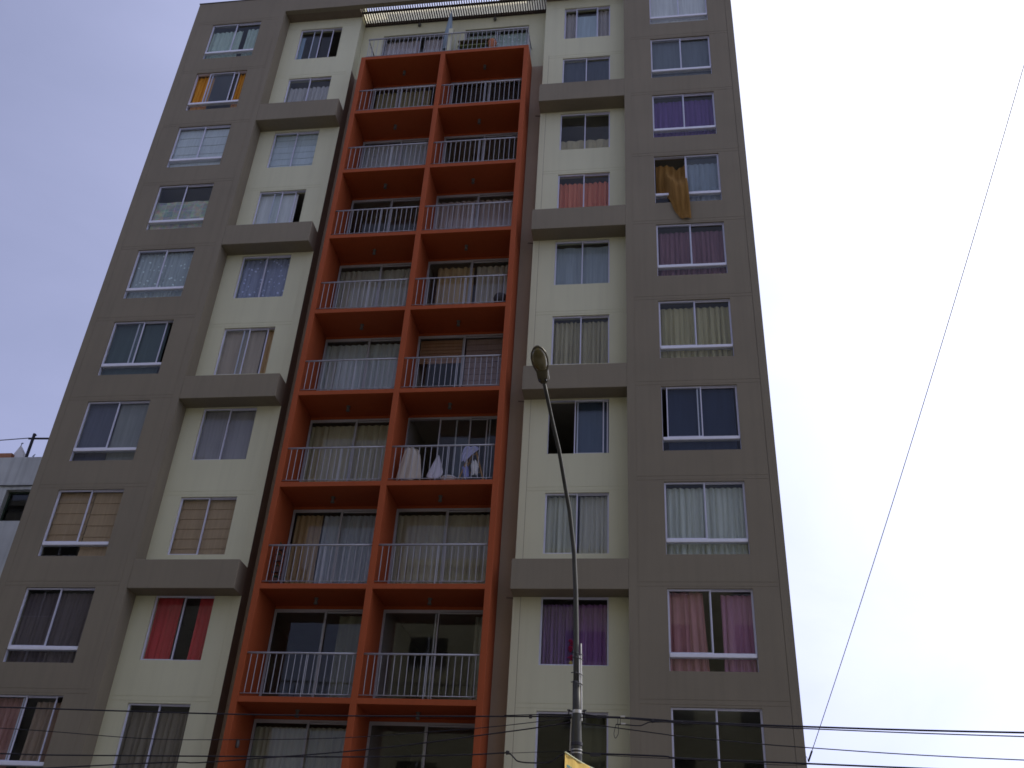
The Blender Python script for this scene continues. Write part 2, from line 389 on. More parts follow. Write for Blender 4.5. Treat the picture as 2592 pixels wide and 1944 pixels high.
SASH = {  # openings that differ from two closed sashes
    ('L', 10): ((.26, .76, 0), (.30, .84, 1)), ('L', 6): ((0, .51, 0), (.40, .885, 1)), ('L', 2): ((.0, .5, 0), (.44, .90, 1)),
    ('R', 8): ((.475, .995, 0), (.49, 1, 1)), ('R', 5): ((.06, .53, 0), (.47, 1, 1)),
    ('A', 11): ((0, .51, 0), (.30, .78, 1)), ('A', 8): ((0, .5, 0), (.30, .78, 1)), ('A', 6): ((0, .51, 0), (.37, .86, 1)),
    ('B', 11): ((0, .28, 1), (.25, .74, 0), (.70, 1, 1)), ('B', 5): ((.43, .92, 0), (.47, .985, 1)),
}
for f in FL:
    t = HT(f)
    window(*WL, t - 1.8, t, 0, .30, SASH.get(('L', f)))
    window(*WR, t - 1.8, t, 0, .30, SASH.get(('R', f)))
    window(*CWL, t - CH, t, YC, 0, SASH.get(('A', f)))
    window(*CWR, t - CH, t, YC, 0, SASH.get(('B', f)))

# ---- orange balcony grid
PX = (BX0, BX0 + .145, -3.94, -3.79, BX1 - .145, BX1)
ztop = 26.17 + G
for a, b, yb in ((0, 1, YS), (2, 3, YD + .05), (4, 5, YS)):
    T(MB().bev(PX[a], PX[b], 0, yb, 0, ztop, .006).build('balcony_pier', ORANGE))
for a, b in ((0, 1), (4, 5)):                                # piers run on past the strip wall
    T(sbox('balcony_pier', ORANGE, None, PX[a] + (.02 if a else .001), PX[b] - (.001 if a else .02), YS + .001, YD + .05, 0, ztop - .02))
BAYS = ((PX[1], PX[2]), (PX[3], PX[4]))
for n in range(0, 11):
    for x0, x1 in BAYS:
        T(MB().bev(x0 - .004, x1 + .004, .0015, YD + .06, SU[n] + G, SU[n] + .128 + G, .006).build('balcony_slab', ORANGE))
DOORS = {  # sashes of the balcony doors: storey, bay
    (10, 0): ((0, .36, 0), (.34, .70, 1)), (5, 1): ((.33, .66, 0), (.50, .86, 1), (.82, 1, 0)), (9, 0): None,
    (3, 1): ((0, .52, 0), (.48, .97, 1)),
}
def door(x0, x1, z0, z1, y, sashes=None, w=.022, sw=.032):
    m = MB()
    m.box(x0, x0 + w, y, y + .1, z0, z1).box(x1 - w, x1, y, y + .1, z0, z1).box(x0 + w, x1 - w, y, y + .1, z1 - .045, z1).box(x0 + w, x1 - w, y, y + .1, z0, z0 + .03)
    d = T(m.build('balcony_door', ALU_SHADE))
    X0, X1 = x0 + w, x1 - w; W = X1 - X0
    for a, b, t in (sashes or ((0, .515, 0), (.485, 1, 1))): add_sash(d, X0 + W * a, X0 + W * b, y + .006 + .045 * t, z0 + .03, z1 - .045, sw, ALU_SHADE)
    return d
for n in range(0, 10):
    for k, (x0, x1) in enumerate(BAYS):
        zb, zt = SU[n] + .128 + G, SU[n + 1] + G
        T(sbox('door_wall', ORANGE, None, x0 - .003, x1 + .003, YD - .02, YD + .1, zt - .075, zt - .001))
        door(x0 + .0, x1 - .0, zb + .002, zt - .076, YD - .01, DOORS.get((n + 1, k)))
        lx, ly = ((-5.29, .6), (-2.575, .6))[k]
        o = MB().lathe((lx, ly, zt - .001), [(.001, 0), (.055, 0), (.055, -.02), (.035, -.035), (.035, -.11), (.05, -.115), (.05, -.15), (.001, -.15)], 12).build('ceiling_light', CEILLAMP); T(o)
T(MB().lathe((-6.44, .4, 4.30 + G), [(.001, 0), (.035, .01), (.045, .08), (.035, .16), (.001, .17)], 10).build('wall_light', CEILLAMP))

# ---- railings: the rail is a part, each baluster a sub-part
bal = MB().tube([(0, 0, 0), (0, 0, .88)], .0088, 6).build('baluster', RAILM); bal_me = bal.data; bpy.data.objects.remove(bal)
post_me = None
def baluster(parent, x, y, z, s=1):
    o = bpy.data.objects.new('baluster', bal_me); COL.objects.link(o); o.parent = parent; o.location = (x, y, z); o.scale = (s, s, 1); return o
for n in range(9, 1, -1):
    for k, (x0, x1) in enumerate(BAYS):
        z = SU[n] + .128 + G
        m = MB().tube([(x0 - .002, .06, z + .97), (x1 + .002, .06, z + .97)], .023, 10)
        m.tube([(x0 - .002, .06, z + .075), (x1 + .002, .06, z + .075)], .010, 6)
        r = T(m.build('railing', RAILM, smooth=True))
        nb = 17
        for i in range(nb):
            x = x0 + .10 + (x1 - x0 - .19) * i / (nb - 1)
            baluster(r, x, .06, z + .08)
        xm = (x0 + x1) / 2 + .12
        sub(MB().tube([(xm, .06, z), (xm, .06, z + .95)], .011, 8).build('rail_post', RAILM), r)
# terrace railing on top of the grid, returning to the wall at both ends
tz = ztop
m = MB().tube([(-6.5, YS, tz + .92), (-6.5, .05, tz + .92), (-1.13, .05, tz + .92), (-1.13, YS, tz + .92)], .026, 10).tube([(-6.5, .05, tz + .07), (-1.13, .05, tz + .07)], .012, 6)
m.tube([(-6.5, YS, tz + .07), (-6.5, .05, tz + .07)], .012, 6).tube([(-1.13, YS, tz + .07), (-1.13, .05, tz + .07)], .012, 6)
for x in (-6.5, -1.13):
    for i in range(6): m.tube([(x, .15 + .14 * i, tz + .07), (x, .15 + .14 * i, tz + .92)], .0088, 6)
r = T(m.build('railing', RAILM, smooth=True))
for i in range(37): baluster(r, -6.46 + 5.29 * i / 36, .05, tz + .05)

# ---- terrace wall, doors and pergola
TW0, TW1 = CL1, CR0
to = [(-6.35, -4.02), (-3.46, -1.25)]; TH = 28.34 + G
T(sbox('terrace_wall', CREAM, None, TW0, TW1, YS, YS + .2, TH, SOF - .02)); T(sbox('roof_parapet', WHITEP, None, TW0, TW1, YS, YS + .2, SOF - .02, SOF + .22))  # top strip of the cream wall, coloured near-white to stand for light on it
for a, b in ((TW0, to[0][0]), (to[0][1], to[1][0]), (to[1][1], TW1)): T(sbox('terrace_wall', CREAM, None, a, b, YS, YS + .2, TZ, TH))
T(sbox('terrace_floor', ROOFM, None, BX0 + .01, BX1 - .01, .012, YS + .19, ztop - .03, ztop - .001))
door(to[0][0], to[0][1], TZ + .01, TH, YS + .06, ((0, .52, 0), (.55, 1, 1)))
door(to[1][0], to[1][1], TZ + .01, TH, YS + .06)
T(sbox('terrace_partition', CREAM, None, -3.80, -3.66, .10, YS, ztop, 27.42 + G))
for x in (-5.11, -2.45):
    T(MB().lathe((x, .84, 28.66 + G), [(.001, 0), (.05, .01), (.06, .07), (.04, .13), (.001, .14)], 10).build('wall_light', CEILLAMP))
pg = T(MB().box(CL1 + .01, CR0 - .01, .36, .40, SOF + .002, SOF + .09).box(CL1 + .01, CR0 - .01, YS - .05, YS - .002, SOF - .06, SOF + .09).build('pergola', SLATM))
sl_me = MB().box(-.0155, .0155, .172, YS - .052, -.05, 0).build('slat', SLATM); me = sl_me.data; bpy.data.objects.remove(sl_me)
def sheet():
    m = bpy.data.materials.new('fibreglass_sheet'); m.use_nodes = True; nt = m.node_tree; N = nt.nodes; L = nt.links
    b = N['Principled BSDF']; b.inputs['Base Color'].default_value = (.80, .74, .52, 1); b.inputs['Roughness'].default_value = .5
    tr = N.new('ShaderNodeBsdfTranslucent'); tc = N.new('ShaderNodeTexCoord'); nz = N.new('ShaderNodeTexNoise'); nz.inputs['Scale'].default_value = 1.5
    L.new(tc.outputs['Object'], nz.inputs['Vector']); mx = N.new('ShaderNodeMix'); mx.data_type = 'RGBA'
    mx.inputs['A'].default_value = (.80, .73, .52, 1); mx.inputs['B'].default_value = (.95, .91, .74, 1); L.new(nz.outputs['Fac'], mx.inputs['Factor']); L.new(mx.outputs['Result'], tr.inputs['Color'])
    ms = N.new('ShaderNodeMixShader'); ms.inputs[0].default_value = .92; L.new(b.outputs[0], ms.inputs[1]); L.new(tr.outputs[0], ms.inputs[2]); L.new(ms.outputs[0], N['Material Output'].inputs['Surface'])
    n = 24; vs = []
    for i in range(n + 1):
        x = CL1 + .03 + (CR0 - CL1 - .06) * i / n; z = SOF + .105
        vs += [(x, .41, z), (x, YS - .01, z + .02)]
    sub(MB().add(vs, [(2 * i, 2 * i + 2, 2 * i + 3, 2 * i + 1) for i in range(n)]).build('roof_sheet', m), pg)
sheet()
nsl = 75
for i in range(nsl):
    o = bpy.data.objects.new('slat', me); COL.objects.link(o); o.parent = pg; o.location = (CL1 + .06 + (CR0 - CL1 - .12) * i / (nsl - 1), 0, SOF)

# ------------------------------------------------------------------ drapes and blinds behind the glass
POS = {'L': ('left grey-brown column', WL, 0), 'R': ('right grey-brown column', WR, 0), 'A': ('left cream column', CWL, YC), 'B': ('right cream column', CWR, YC)}
ROWN = {11: 'top', 10: 'second', 9: 'third', 8: 'fourth', 7: 'fifth', 6: 'sixth', 5: 'seventh', 4: 'eighth', 3: 'ninth', 2: 'tenth'}
def drape(name, x0, x1, z0, z1, y, m, folds=9, amp=.035, gather=0.0, flare=0.0):
    """hanging cloth with uneven pleats; gather narrows it half way down towards its outer side"""
    nx, nzz = max(24, folds * 9), 8
    ph = R_.random() * 6; vs = []
    ws = [R_.uniform(.6, 1.5) for _ in range(folds + 3)]
    for j in range(nzz + 1):
        v = j / nzz; z = z1 + (z0 - z1) * v
        for i in range(nx + 1):
            u = i / nx
            a = u * folds * 2 * math.pi + ph + .5 * math.sin(u * 7 + ph)
            am = amp * ws[int(u * folds)] * (.55 + .45 * v)
            xx = x0 + (x1 - x0) * u
            if gather: xx += gather * math.sin(v * math.pi) * u * (x1 - x0)
            if flare: xx += flare * v * (u if flare > 0 else 1 - u) * (x1 - x0)
            vs.append((xx + .012 * math.sin(a * .5 + v * 2), y + am * (1 - 2.4 * abs(math.sin(a * .5 + .15 * v))) + am * .25 * math.sin(2.3 * a + v), z + .01 * math.sin(a)))
    fs = [(j * (nx + 1) + i, j * (nx + 1) + i + 1, (j + 1) * (nx + 1) + i + 1, (j + 1) * (nx + 1) + i) for j in range(nzz) for i in range(nx)]
    return MB().add(vs, fs).build(name, m, smooth=True)
def roman(name, x0, x1, z0, z1, y, m, rows=6):
    mb = MB(); h = (z1 - z0) / rows
    for j in range(rows):
        za, zb = z0 + h * j, z0 + h * (j + 1)
        mb.add([(x0, y, zb), (x1, y, zb), (x1, y - .008, (za + zb) / 2), (x0, y - .008, (za + zb) / 2), (x1, y - .016, za + .006), (x0, y - .016, za + .006), (x1, y, za), (x0, y, za)],
               [(0, 3, 2, 1), (3, 5, 4, 2), (5, 7, 6, 4)])
    return mb.build(name, m)
def roller(name, x0, x1, z0, z1, y, m):
    return MB().box(x0, x1, y, y + .006, z0, z1).tube([(x0, y + .02, z1 - .02), (x1, y + .02, z1 - .02)], .024, 8).tube([(x0, y + .003, z0), (x1, y + .003, z0)], .012, 6).build(name, m)

# column, row, type, colour, from, to (fractions of width), top drop, bottom gap, label, extras
W_ = (.62, .62, .58)
CUR = [
 ('L', 11, 'drape', (.50, .60, .52), 0, .62, .20, 0, 'pale green sheer drape, left half, beside a dark gap', dict(folds=7)),
 ('L', 11, 'drape', (.50, .60, .52), .70, 1, .16, 0, 'pale green sheer drape, narrow right half, beside a dark gap', dict(folds=4, gather=-.0)),
 ('L', 10, 'drape', (.75, .33, .05), 0, .34, .05, 0, 'golden orange drape at left of slid-open panes', dict(folds=5, amp=.05)),
 ('L', 10, 'drape', (.75, .33, .05), .82, 1, .05, 0, 'golden orange drape at right of slid-open panes', dict(folds=3, amp=.05)),
 ('L', 9, 'roman', (.66, .70, .78), .02, .98, .06, 0, 'white roman blind fully lowered', dict(rows=5)),
 ('L', 8, 'flat', (.55, .52, .38), .02, .98, .56, 0, 'checked patchwork cloth covering the lower two thirds', dict(kind='patch', col2=(.38, .42, .40))),
 ('L', 7, 'drape', (.45, .50, .52), 0, 1, .05, 0, 'pale grey lace drapes with white dots', dict(folds=14, kind='lace', amp=.02)),
 ('L', 6, 'roller', (.09, .12, .12), .0, .9, .03, 0, 'dark green roller blind', {}),
 ('L', 5, 'roller', (.13, .13, .17), .0, .49, .03, 0, 'dark slate roller blind, left half', {}),
 ('L', 5, 'roller', (.28, .28, .27), .50, 1, .03, 0, 'mid grey roller blind, right half', {}),
 ('L', 4, 'roman', (.47, .325, .205), .0, .53, .06, .34, 'tan roman blind, left half stopping at the sill rail', dict(rows=5)),
 ('L', 4, 'roman', (.47, .325, .205), .54, 1, .06, 0, 'tan roman blind, right half reaching the lower light', dict(rows=6)),
 ('L', 3, 'drape', (.15, .12, .13), 0, 1, .08, 0, 'dark plum pleated drapes', dict(folds=15, amp=.025)),
 ('L', 2, 'drape', (.42, .22, .20), 0, .46, .06, 0, 'dusty red drape, left half, beside a black gap', dict(folds=6)),
 ('L', 2, 'drape', (.36, .26, .20), .60, .94, .10, 0, 'brownish pink drape, right half, beside a black gap', dict(folds=4)),
 ('A', 11, 'roller', (.30, .40, .52), 0, .10, .22, 0, 'narrow pale blue blind at the left end of dark panes', {}),
 ('A', 10, 'drape', (.50, .47, .46), .02, 1, .28, 0, 'pale beige pleated drapes', dict(folds=10, amp=.05)),
 ('A', 9, 'roman', (.62, .68, .80), .0, 1, .0, 0, 'white roman blind below the brown beam', dict(rows=6)),
 ('A', 8, 'roller', (.72, .72, .80), .03, .80, .06, 0, 'plain white blind with the right side open and black', {}),
 ('A', 7, 'drape', (.34, .36, .50), 0, 1, .03, 0, 'lilac blue lace drapes with pale flecks', dict(folds=11, kind='lace', amp=.025)),
 ('A', 6, 'roller', (.45, .36, .28), .03, .78, .04, 0, 'beige roller blind behind overlapping panes', {}),
 ('A', 6, 'drape', (.50, .34, .18), .80, .97, .04, 0, 'tan drape edge in the open right end', dict(folds=2)),
 ('A', 5, 'roller', (.34, .31, .33), .0, 1, .04, 0, 'plain mauve grey blind', {}),
 ('A', 4, 'roman', (.47, .325, .21), .0, 1, .05, 0, 'tan roman blind filling the whole window', dict(rows=6)),
 ('A', 3, 'drape', (.62, .07, .08), .0, .42, .02, 0, 'bright red drape, left half, beside a dark gap', dict(folds=5, amp=.02)),
 ('A', 3, 'drape', (.62, .07, .08), .70, 1, .02, 0, 'bright red drape, right half, beside a dark gap', dict(folds=4, amp=.02)),
 ('A', 2, 'drape', (.24, .20, .16), .0, 1, .14, 0, 'grey-brown drapes with deep dark pleats', dict(folds=10, amp=.06)),
 ('B', 11, 'drape', (.46, .40, .38), .0, .27, .08, 0, 'pinkish beige drape left of the pale middle pane', dict(folds=3)),
 ('B', 11, 'roller', (.46, .54, .60), .26, .73, .25, 0, 'pale blue blind in the middle pane', {}),
 ('B', 11, 'drape', (.46, .40, .38), .73, 1, .06, 0, 'pinkish beige drape right of the pale middle pane', dict(folds=3)),
 ('B', 10, 'roller', (.10, .11, .14), .0, 1, .05, 0, 'dark slate blind above the brown beam', {}),
 ('B', 9, 'drape', (.50, .42, .26), .03, 1, 1.00, .15, 'low bunched tan and white cloth under dark panes', dict(folds=5, amp=.05)),
 ('B', 8, 'drape', (.68, .22, .13), .02, 1, .22, 0, 'coral orange pleated drapes', dict(folds=11, amp=.045)),
 ('B', 7, 'drape', (.36, .40, .44), .0, 1, .10, 0, 'pale blue-grey cloth hanging almost flat', dict(folds=3, amp=.02)),
 ('B', 6, 'drape', (.46, .40, .26), .02, 1, .10, 0, 'beige pleated drapes above the street lamp', dict(folds=13, amp=.045)),
 ('B', 5, 'roller', (.07, .09, .15), .48, .97, .03, 0, 'dark navy panel darkening the pane beside the open black half', {}),  # added panel behind the clear pane, colours it dark blue
 ('B', 4, 'drape', (.56, .55, .46), .0, .50, .06, 0, 'cream sheer drape, left half, behind the lamp arm', dict(folds=6, amp=.04)),
 ('B', 4, 'drape', (.56, .53, .46), .535, 1, .06, 0, 'cream sheer drape, right half, behind the lamp arm', dict(folds=6, amp=.04)),
 ('B', 3, 'drape', (.24, .13, .32), .02, .50, .12, 0, 'purple pleated drape, left half', dict(folds=9, amp=.035)),
 ('B', 3, 'drape', (.30, .14, .34), .52, .98, .12, 0, 'purple pleated drape, right half, with a mauve edge', dict(folds=6, amp=.035)),
 ('B', 2, 'drape', (.09, .085, .05), .58, 1, .02, 0, 'dark olive drape behind the pole', dict(folds=2)),
 ('R', 11, 'roller', (.72, .75, .76), .0, 1, .0, .0, 'plain white blind at the roofline', {}),
 ('R', 10, 'roller', (.17, .19, .22), .0, 1, .04, 0, 'plain blue-grey blind', {}),
 ('R', 9, 'drape', (.16, .09, .26), .0, .98, .12, 0, 'deep violet drapes', dict(folds=12, amp=.02)),
 ('R', 8, 'drape', (.34, .36, .42), .50, 1, .20, 0, 'grey-blue drape beside the loose golden curtain', dict(folds=6, amp=.03)),
 ('R', 7, 'drape', (.26, .14, .17), .0, 1, .16, 0, 'maroon drapes', dict(folds=14, amp=.03)),
 ('R', 6, 'drape', (.48, .42, .24), .03, .97, .13, 0, 'beige gold drapes with a scalloped lower edge', dict(folds=12, amp=.04)),
 ('R', 5, 'roller', (.035, .045, .085), .08, .96, .02, .0, 'very dark navy panel added to darken the glass', {}),  # no blind here: added panel gives the panes their dark glass tone
 ('R', 4, 'drape', (.60, .62, .56), .0, 1, .08, 0, 'white sheer drapes', dict(folds=14, amp=.035)),
 ('R', 3, 'drape', (.50, .24, .26), .0, .42, .06, 0, 'salmon pink drape, left half, beside a dark gap', dict(folds=5, amp=.04, flare=.10)),
 ('R', 3, 'drape', (.46, .22, .33), .62, 1, .08, 0, 'mauve pink drape, right half, beside a dark gap', dict(folds=5, amp=.04)),
]
def hang(kind, cat, lab, x0, x1, z0, z1, y, col, ex, group):
    ck = ex.get('kind', 'plain'); m = cloth(col, ck, ex.get('col2'))
    kw = {k: v for k, v in ex.items() if k in ('folds', 'amp', 'gather', 'flare')}
    if kind == 'drape': o = drape('drape', x0, x1, z0, z1, y + .06, m, **kw)
    elif kind == 'roman': o = roman('roman_blind', x0, x1, z0, z1, y + .02, m, ex.get('rows', 6))
    elif kind == 'flat': o = drape('window_cloth', x0, x1, z0, z1, y + .03, m, 3, .006)
    else: o = roller('roller_blind', x0, x1, z0, z1, y + .03, m)
    return tag(o, lab, cat, group)
for c, f, kind, col, a, b, drop, gap, lab, ex in CUR:
    cn, w, yp = POS[c]; t = HT(f); h = 1.8 if c in 'LR' else CH; W = w[1] - w[0]
    e = .05
    x0 = w[0] + W * a - (e if a <= .03 else 0); x1 = w[0] + W * b + (e if b >= .97 else 0)
    cat = 'curtain' if kind in ('drape', 'flat') else 'blind'
    hang(kind, cat, f'{lab}, {ROWN[f]} window, {cn}', x0, x1, t - h + gap - (.05 if not gap else 0), t - drop + (.04 if drop <= .06 else 0), yp + .155, col, ex, 'curtains and blinds behind the windows')

# balcony door hangings: row (storey), bay, type, colour, from, to, top drop, label
BROW = {10: 'top', 9: 'second', 8: 'third', 7: 'fourth', 6: 'fifth', 5: 'sixth', 4: 'seventh', 3: 'eighth', 2: 'lowest'}
DCUR = [
 (10, 0, 'drape', (.34, .30, .18), .04, .78, .10, 'olive beige drapes', dict(folds=12)),
 (10, 1, 'roller', (.05, .045, .04), .02, .98, .08, 'near-black panel', {}),  # flat near-black panel right across the door, behind its panes
 (9, 0, 'roller', (.45, .46, .48), .01, .99, .08, 'pale grey blind', {}),
 (8, 1, 'drape', (.48, .38, .36), .0, 1, .12, 'pinkish grey drapes', dict(folds=13)),
 (7, 0, 'drape', (.46, .44, .38), .0, 1, .10, 'grey-beige sheer drapes', dict(folds=15, amp=.025)),
 (7, 1, 'drape', (.50, .36, .20), .10, .52, .14, 'tan tied-back drape, left half, with hooks showing', dict(folds=6, amp=.06)),
 (7, 1, 'drape', (.48, .42, .34), .55, 1, .14, 'beige tied-back drape, right half, with hooks showing', dict(folds=7, amp=.05)),
 (6, 0, 'drape', (.52, .56, .58), .0, .93, .10, 'pale blue-white sheer drapes', dict(folds=13, amp=.03)),
 (6, 1, 'roman', (.36, .20, .12), .02, .50, .06, 'brown slatted blind, left half, raised', dict(rows=7, gap=1.55)),
 (6, 1, 'roman', (.34, .24, .22), .52, .98, .06, 'mauve brown slatted blind, right half, lowered', dict(rows=12)),
 (5, 0, 'drape', (.46, .42, .30), .0, 1, .10, 'sand coloured drapes', dict(folds=14, amp=.025)),
 (4, 0, 'drape', (.48, .34, .20), .02, .30, .08, 'tan drape at the left end', dict(folds=5)),
 (4, 0, 'drape', (.44, .46, .52), .31, 1, .10, 'blue-grey sheer drapes', dict(folds=12, amp=.03)),
 (4, 1, 'drape', (.46, .42, .33), .0, 1, .10, 'beige sheer drapes reflecting the building opposite', dict(folds=15, amp=.025)),
 (3, 0, 'drape', (.22, .22, .16), .62, .98, .10, 'olive grey drape at the right end', dict(folds=3)),
 (3, 1, 'drape', (.24, .24, .20), .84, 1, .10, 'greenish grey drape at the right end', dict(folds=2)),
 (2, 0, 'drape', (.46, .46, .38), .0, 1, .12, 'pale pinstriped drapes', dict(folds=20, amp=.02)),
]
for n, k, kind, col, a, b, drop, lab, ex in DCUR:
    x0, x1 = BAYS[k]; W = x1 - x0; zb, zt = SU[n - 1] + .14 + G, SU[n] - .08 + G
    hang(kind, 'curtain' if kind == 'drape' else 'blind', f'{lab}, {("left", "right")[k]} balcony, {BROW[n]} orange row', x0 + W * a, x1 - W * (1 - b), zb + .03 + ex.get('gap', 0), zt - drop, YD + .115, col, ex, 'curtains and blinds behind the balcony doors')
for a, b, col, lab, ex in ((.02, .55, (.58, .50, .50), 'pink-grey drape, left of a dark gap, left terrace door under the pergola', dict(folds=13)),
                       (.62, 1, (.58, .50, .50), 'pink-grey drape, right of a dark gap, left terrace door below pergola', dict(folds=10, flare=-.12)),):
    hang('drape', 'curtain', lab, to[0][0] + 2.33 * a, to[0][0] + 2.33 * b, TZ + .02, TH - .06, YS + .2, col, ex, 'terrace curtains')
hang('drape', 'curtain', 'pale green lace drapes behind the right terrace door under the pergola', to[1][0], to[1][1], TZ + .02, TH - .06, YS + .2, (.46, .54, .50), dict(folds=15, amp=.02, kind='lace'), 'terrace curtains')

# ------------------------------------------------------------------ loose things on the tower
def gold_curtain():
    """golden curtain pulled out of the open left half and hanging over the sill in a pouch"""
    m = cloth((.29, .165, .05), 'plain', (.17, .085, .025)); z8 = HT(8)
    nx, nz = 44, 30; vs = []
    for j in range(nz + 1):
        v = j / nz
        for i in range(nx + 1):
            u = i / nx
            # left third stays inside and hangs straight to the sill; the rest bellies out over the rail
            o = max(0, min(1, (u - .24) / .20)); o = o * o * (3 - 2 * o)
            top = z8 - .20 - .17 * math.exp(-((u - .72) / .16) ** 2)
            bot_in = z8 - 1.46
            q = min(1, max(0, (u - .22) / .55)); bot_out = z8 - 1.42 - 1.05 * math.sin(q * math.pi / 2) ** .9
            bot = bot_in * (1 - o) + bot_out * o
            z = top + (bot - top) * v
            xl, xr = 2.86, 3.70 + .05 * v
            x = xl + (xr - xl) * u
            x += o * (.10 * math.sin(v * 1.7) * (1 - u) + (.06 * v * v) * (u - .5))
            yin = .20; yout = -.035 - .13 * math.sin(min(1, v) * math.pi * .9) * (1 - .35 * abs(u - .62))
            vv = min(1, max(0, (v - .12) / .38)); vv = vv * vv * (3 - 2 * vv)
            y = yin * (1 - o * vv) + yout * o * vv
            pl = .030 * math.sin(u * 30 + 1.2 * math.sin(v * 3)) * (1 - .5 * v * o)
            sw = .028 * math.sin((v * 11 + 4.5 * (u - .6) ** 2 * 9)) * o * max(0, v - .45) * 2.0
            vs.append((x, y + pl - sw, z))
    fs = [(j * (nx + 1) + i, j * (nx + 1) + i + 1, (j + 1) * (nx + 1) + i + 1, (j + 1) * (nx + 1) + i) for j in range(nz) for i in range(nx)]
    o = MB().add(vs, fs).build('hanging_curtain', m, smooth=True)
    tag(o, 'golden brown curtain blown out of the open window and hanging over its sill', 'curtain')
gold_curtain()

def cloth_patch(name, pts, y, m, belly=.05, n=14, lab='', cat='', group=None):
    """a draped cloth: outline given as rows of (x_left, x_right, z), with folds and a drooping depth"""
    vs = []; k = len(pts)
    for j, (xl, xr, z) in enumerate(pts):
        for i in range(n + 1):
            u = i / n
            vs.append((xl + (xr - xl) * u, y - belly * math.sin(u * math.pi) * .6 + .022 * math.sin(u * 17 + j * .5), z + .02 * math.sin(u * 11 + j)))
    fs = [(j * (n + 1) + i, j * (n + 1) + i + 1, (j + 1) * (n + 1) + i + 1, (j + 1) * (n + 1) + i) for j in range(k - 1) for i in range(n)]
    vs2 = [(x, y_ + .006, z) for x, y_, z in vs]; N_ = len(vs)
    fs2 = [tuple(reversed([i + N_ for i in f])) for f in fs]
    o = MB().add(vs + vs2, fs + fs2).build(name, m, smooth=True)
    return tag(o, lab, cat, group)
def laundry():
    z = SU[4] + .128 + G; zz = lambda v: v + G
    # line across the balcony that carries the shirts
    o = MB().tube([(-3.70, .42, zz(11.66)), (-2.6, .42, zz(11.63)), (-1.24, .42, zz(11.66))], .006, 6).build('clothes_line', THINC)
    tag(o, 'thin clothes line across the sixth-row right balcony with the washing', 'clothes line')
    g = 'washing on the sixth-row right balcony'
    cloth_patch('hanging_shirt', [(-3.50, -3.34, zz(11.62)), (-3.55, -3.20, zz(11.55)), (-3.60, -3.14, zz(11.35)), (-3.66, -3.10, zz(11.05)), (-3.70, -3.06, zz(10.80)), (-3.68, -3.08, zz(10.72))], .40,
                cloth((.55, .50, .44)), lab='large grey-beige shirt drying at the left of the washing balcony', cat='shirt', group=g)
    cloth_patch('hanging_cloth', [(-2.70, -2.62, zz(11.30)), (-2.78, -2.56, zz(11.1)), (-2.88, -2.50, zz(10.85)), (-2.92, -2.52, zz(10.76)), (-2.80, -2.62, zz(10.68))], .30,
                cloth((.62, .60, .70)), lab='white pointed cloth drying in the middle of the washing balcony', cat='cloth', group=g)
    o = MB().lathe((-2.33, .30, z), [(.001, 0), (.13, 0), (.19, .16), (.21, .17), (.20, .185), (.17, .17), (.12, .02), (.001, .02)], 20).build('wash_basin', mat('white_plastic', (.68, .68, .72), .4, spec=.5), smooth=True)
    tag(o, 'white plastic basin on the floor of the washing balcony', 'basin')
    # folding drying rack with a striped towel over it
    rk = empty('drying_rack', (-1.78, .34, z), 'brown wooden A-frame drying rack at the right of the washing balcony', 'drying rack')
    wood = mat('rack_wood', (.34, .22, .11), .7, var=.15)
    for sx in (-1, 1):
        for yy in (-.14, .14): sub(MB().tube([(sx * .33, yy, 0), (sx * .04, yy * .6, .98)], .018, 6).build('leg', wood), rk)
    sub(MB().tube([(-.04, -.09, .97), (-.04, .09, .97)], .014, 6).tube([(.04, -.09, .97), (.04, .09, .97)], .014, 6).build('top_rail', wood), rk)
    for h in (.3, .55, .8):
        w = .33 - .29 * h
        sub(MB().tube([(-w, -.12, h), (w, -.12, h)], .010, 6).build('rung', wood), rk)
    cloth_patch('towel', [(-1.98, -1.66, zz(11.50)), (-2.02, -1.62, zz(11.42)), (-2.06, -1.80, zz(11.25)), (-2.05, -1.92, zz(11.08))], .18, cloth((.45, .46, .66), 'lace'), lab='blue and white patterned towel over the drying rack', cat='towel', group=g)
    cloth_patch('hanging_cloth', [(-1.78, -1.66, zz(11.10)), (-1.80, -1.60, zz(10.95)), (-1.76, -1.62, zz(10.72))], .18, cloth((.70, .70, .74)), belly=.03, lab='small white cloth hanging on the right leg of the drying rack', cat='cloth', group=g)
    cloth_patch('hanging_cloth', [(-2.02, -1.86, zz(10.95)), (-2.00, -1.84, zz(10.8)), (-1.96, -1.82, zz(10.64))], .20, cloth((.30, .32, .60)), belly=.03, lab='blue cloth low on the left leg of the drying rack', cat='cloth', group=g)
laundry()

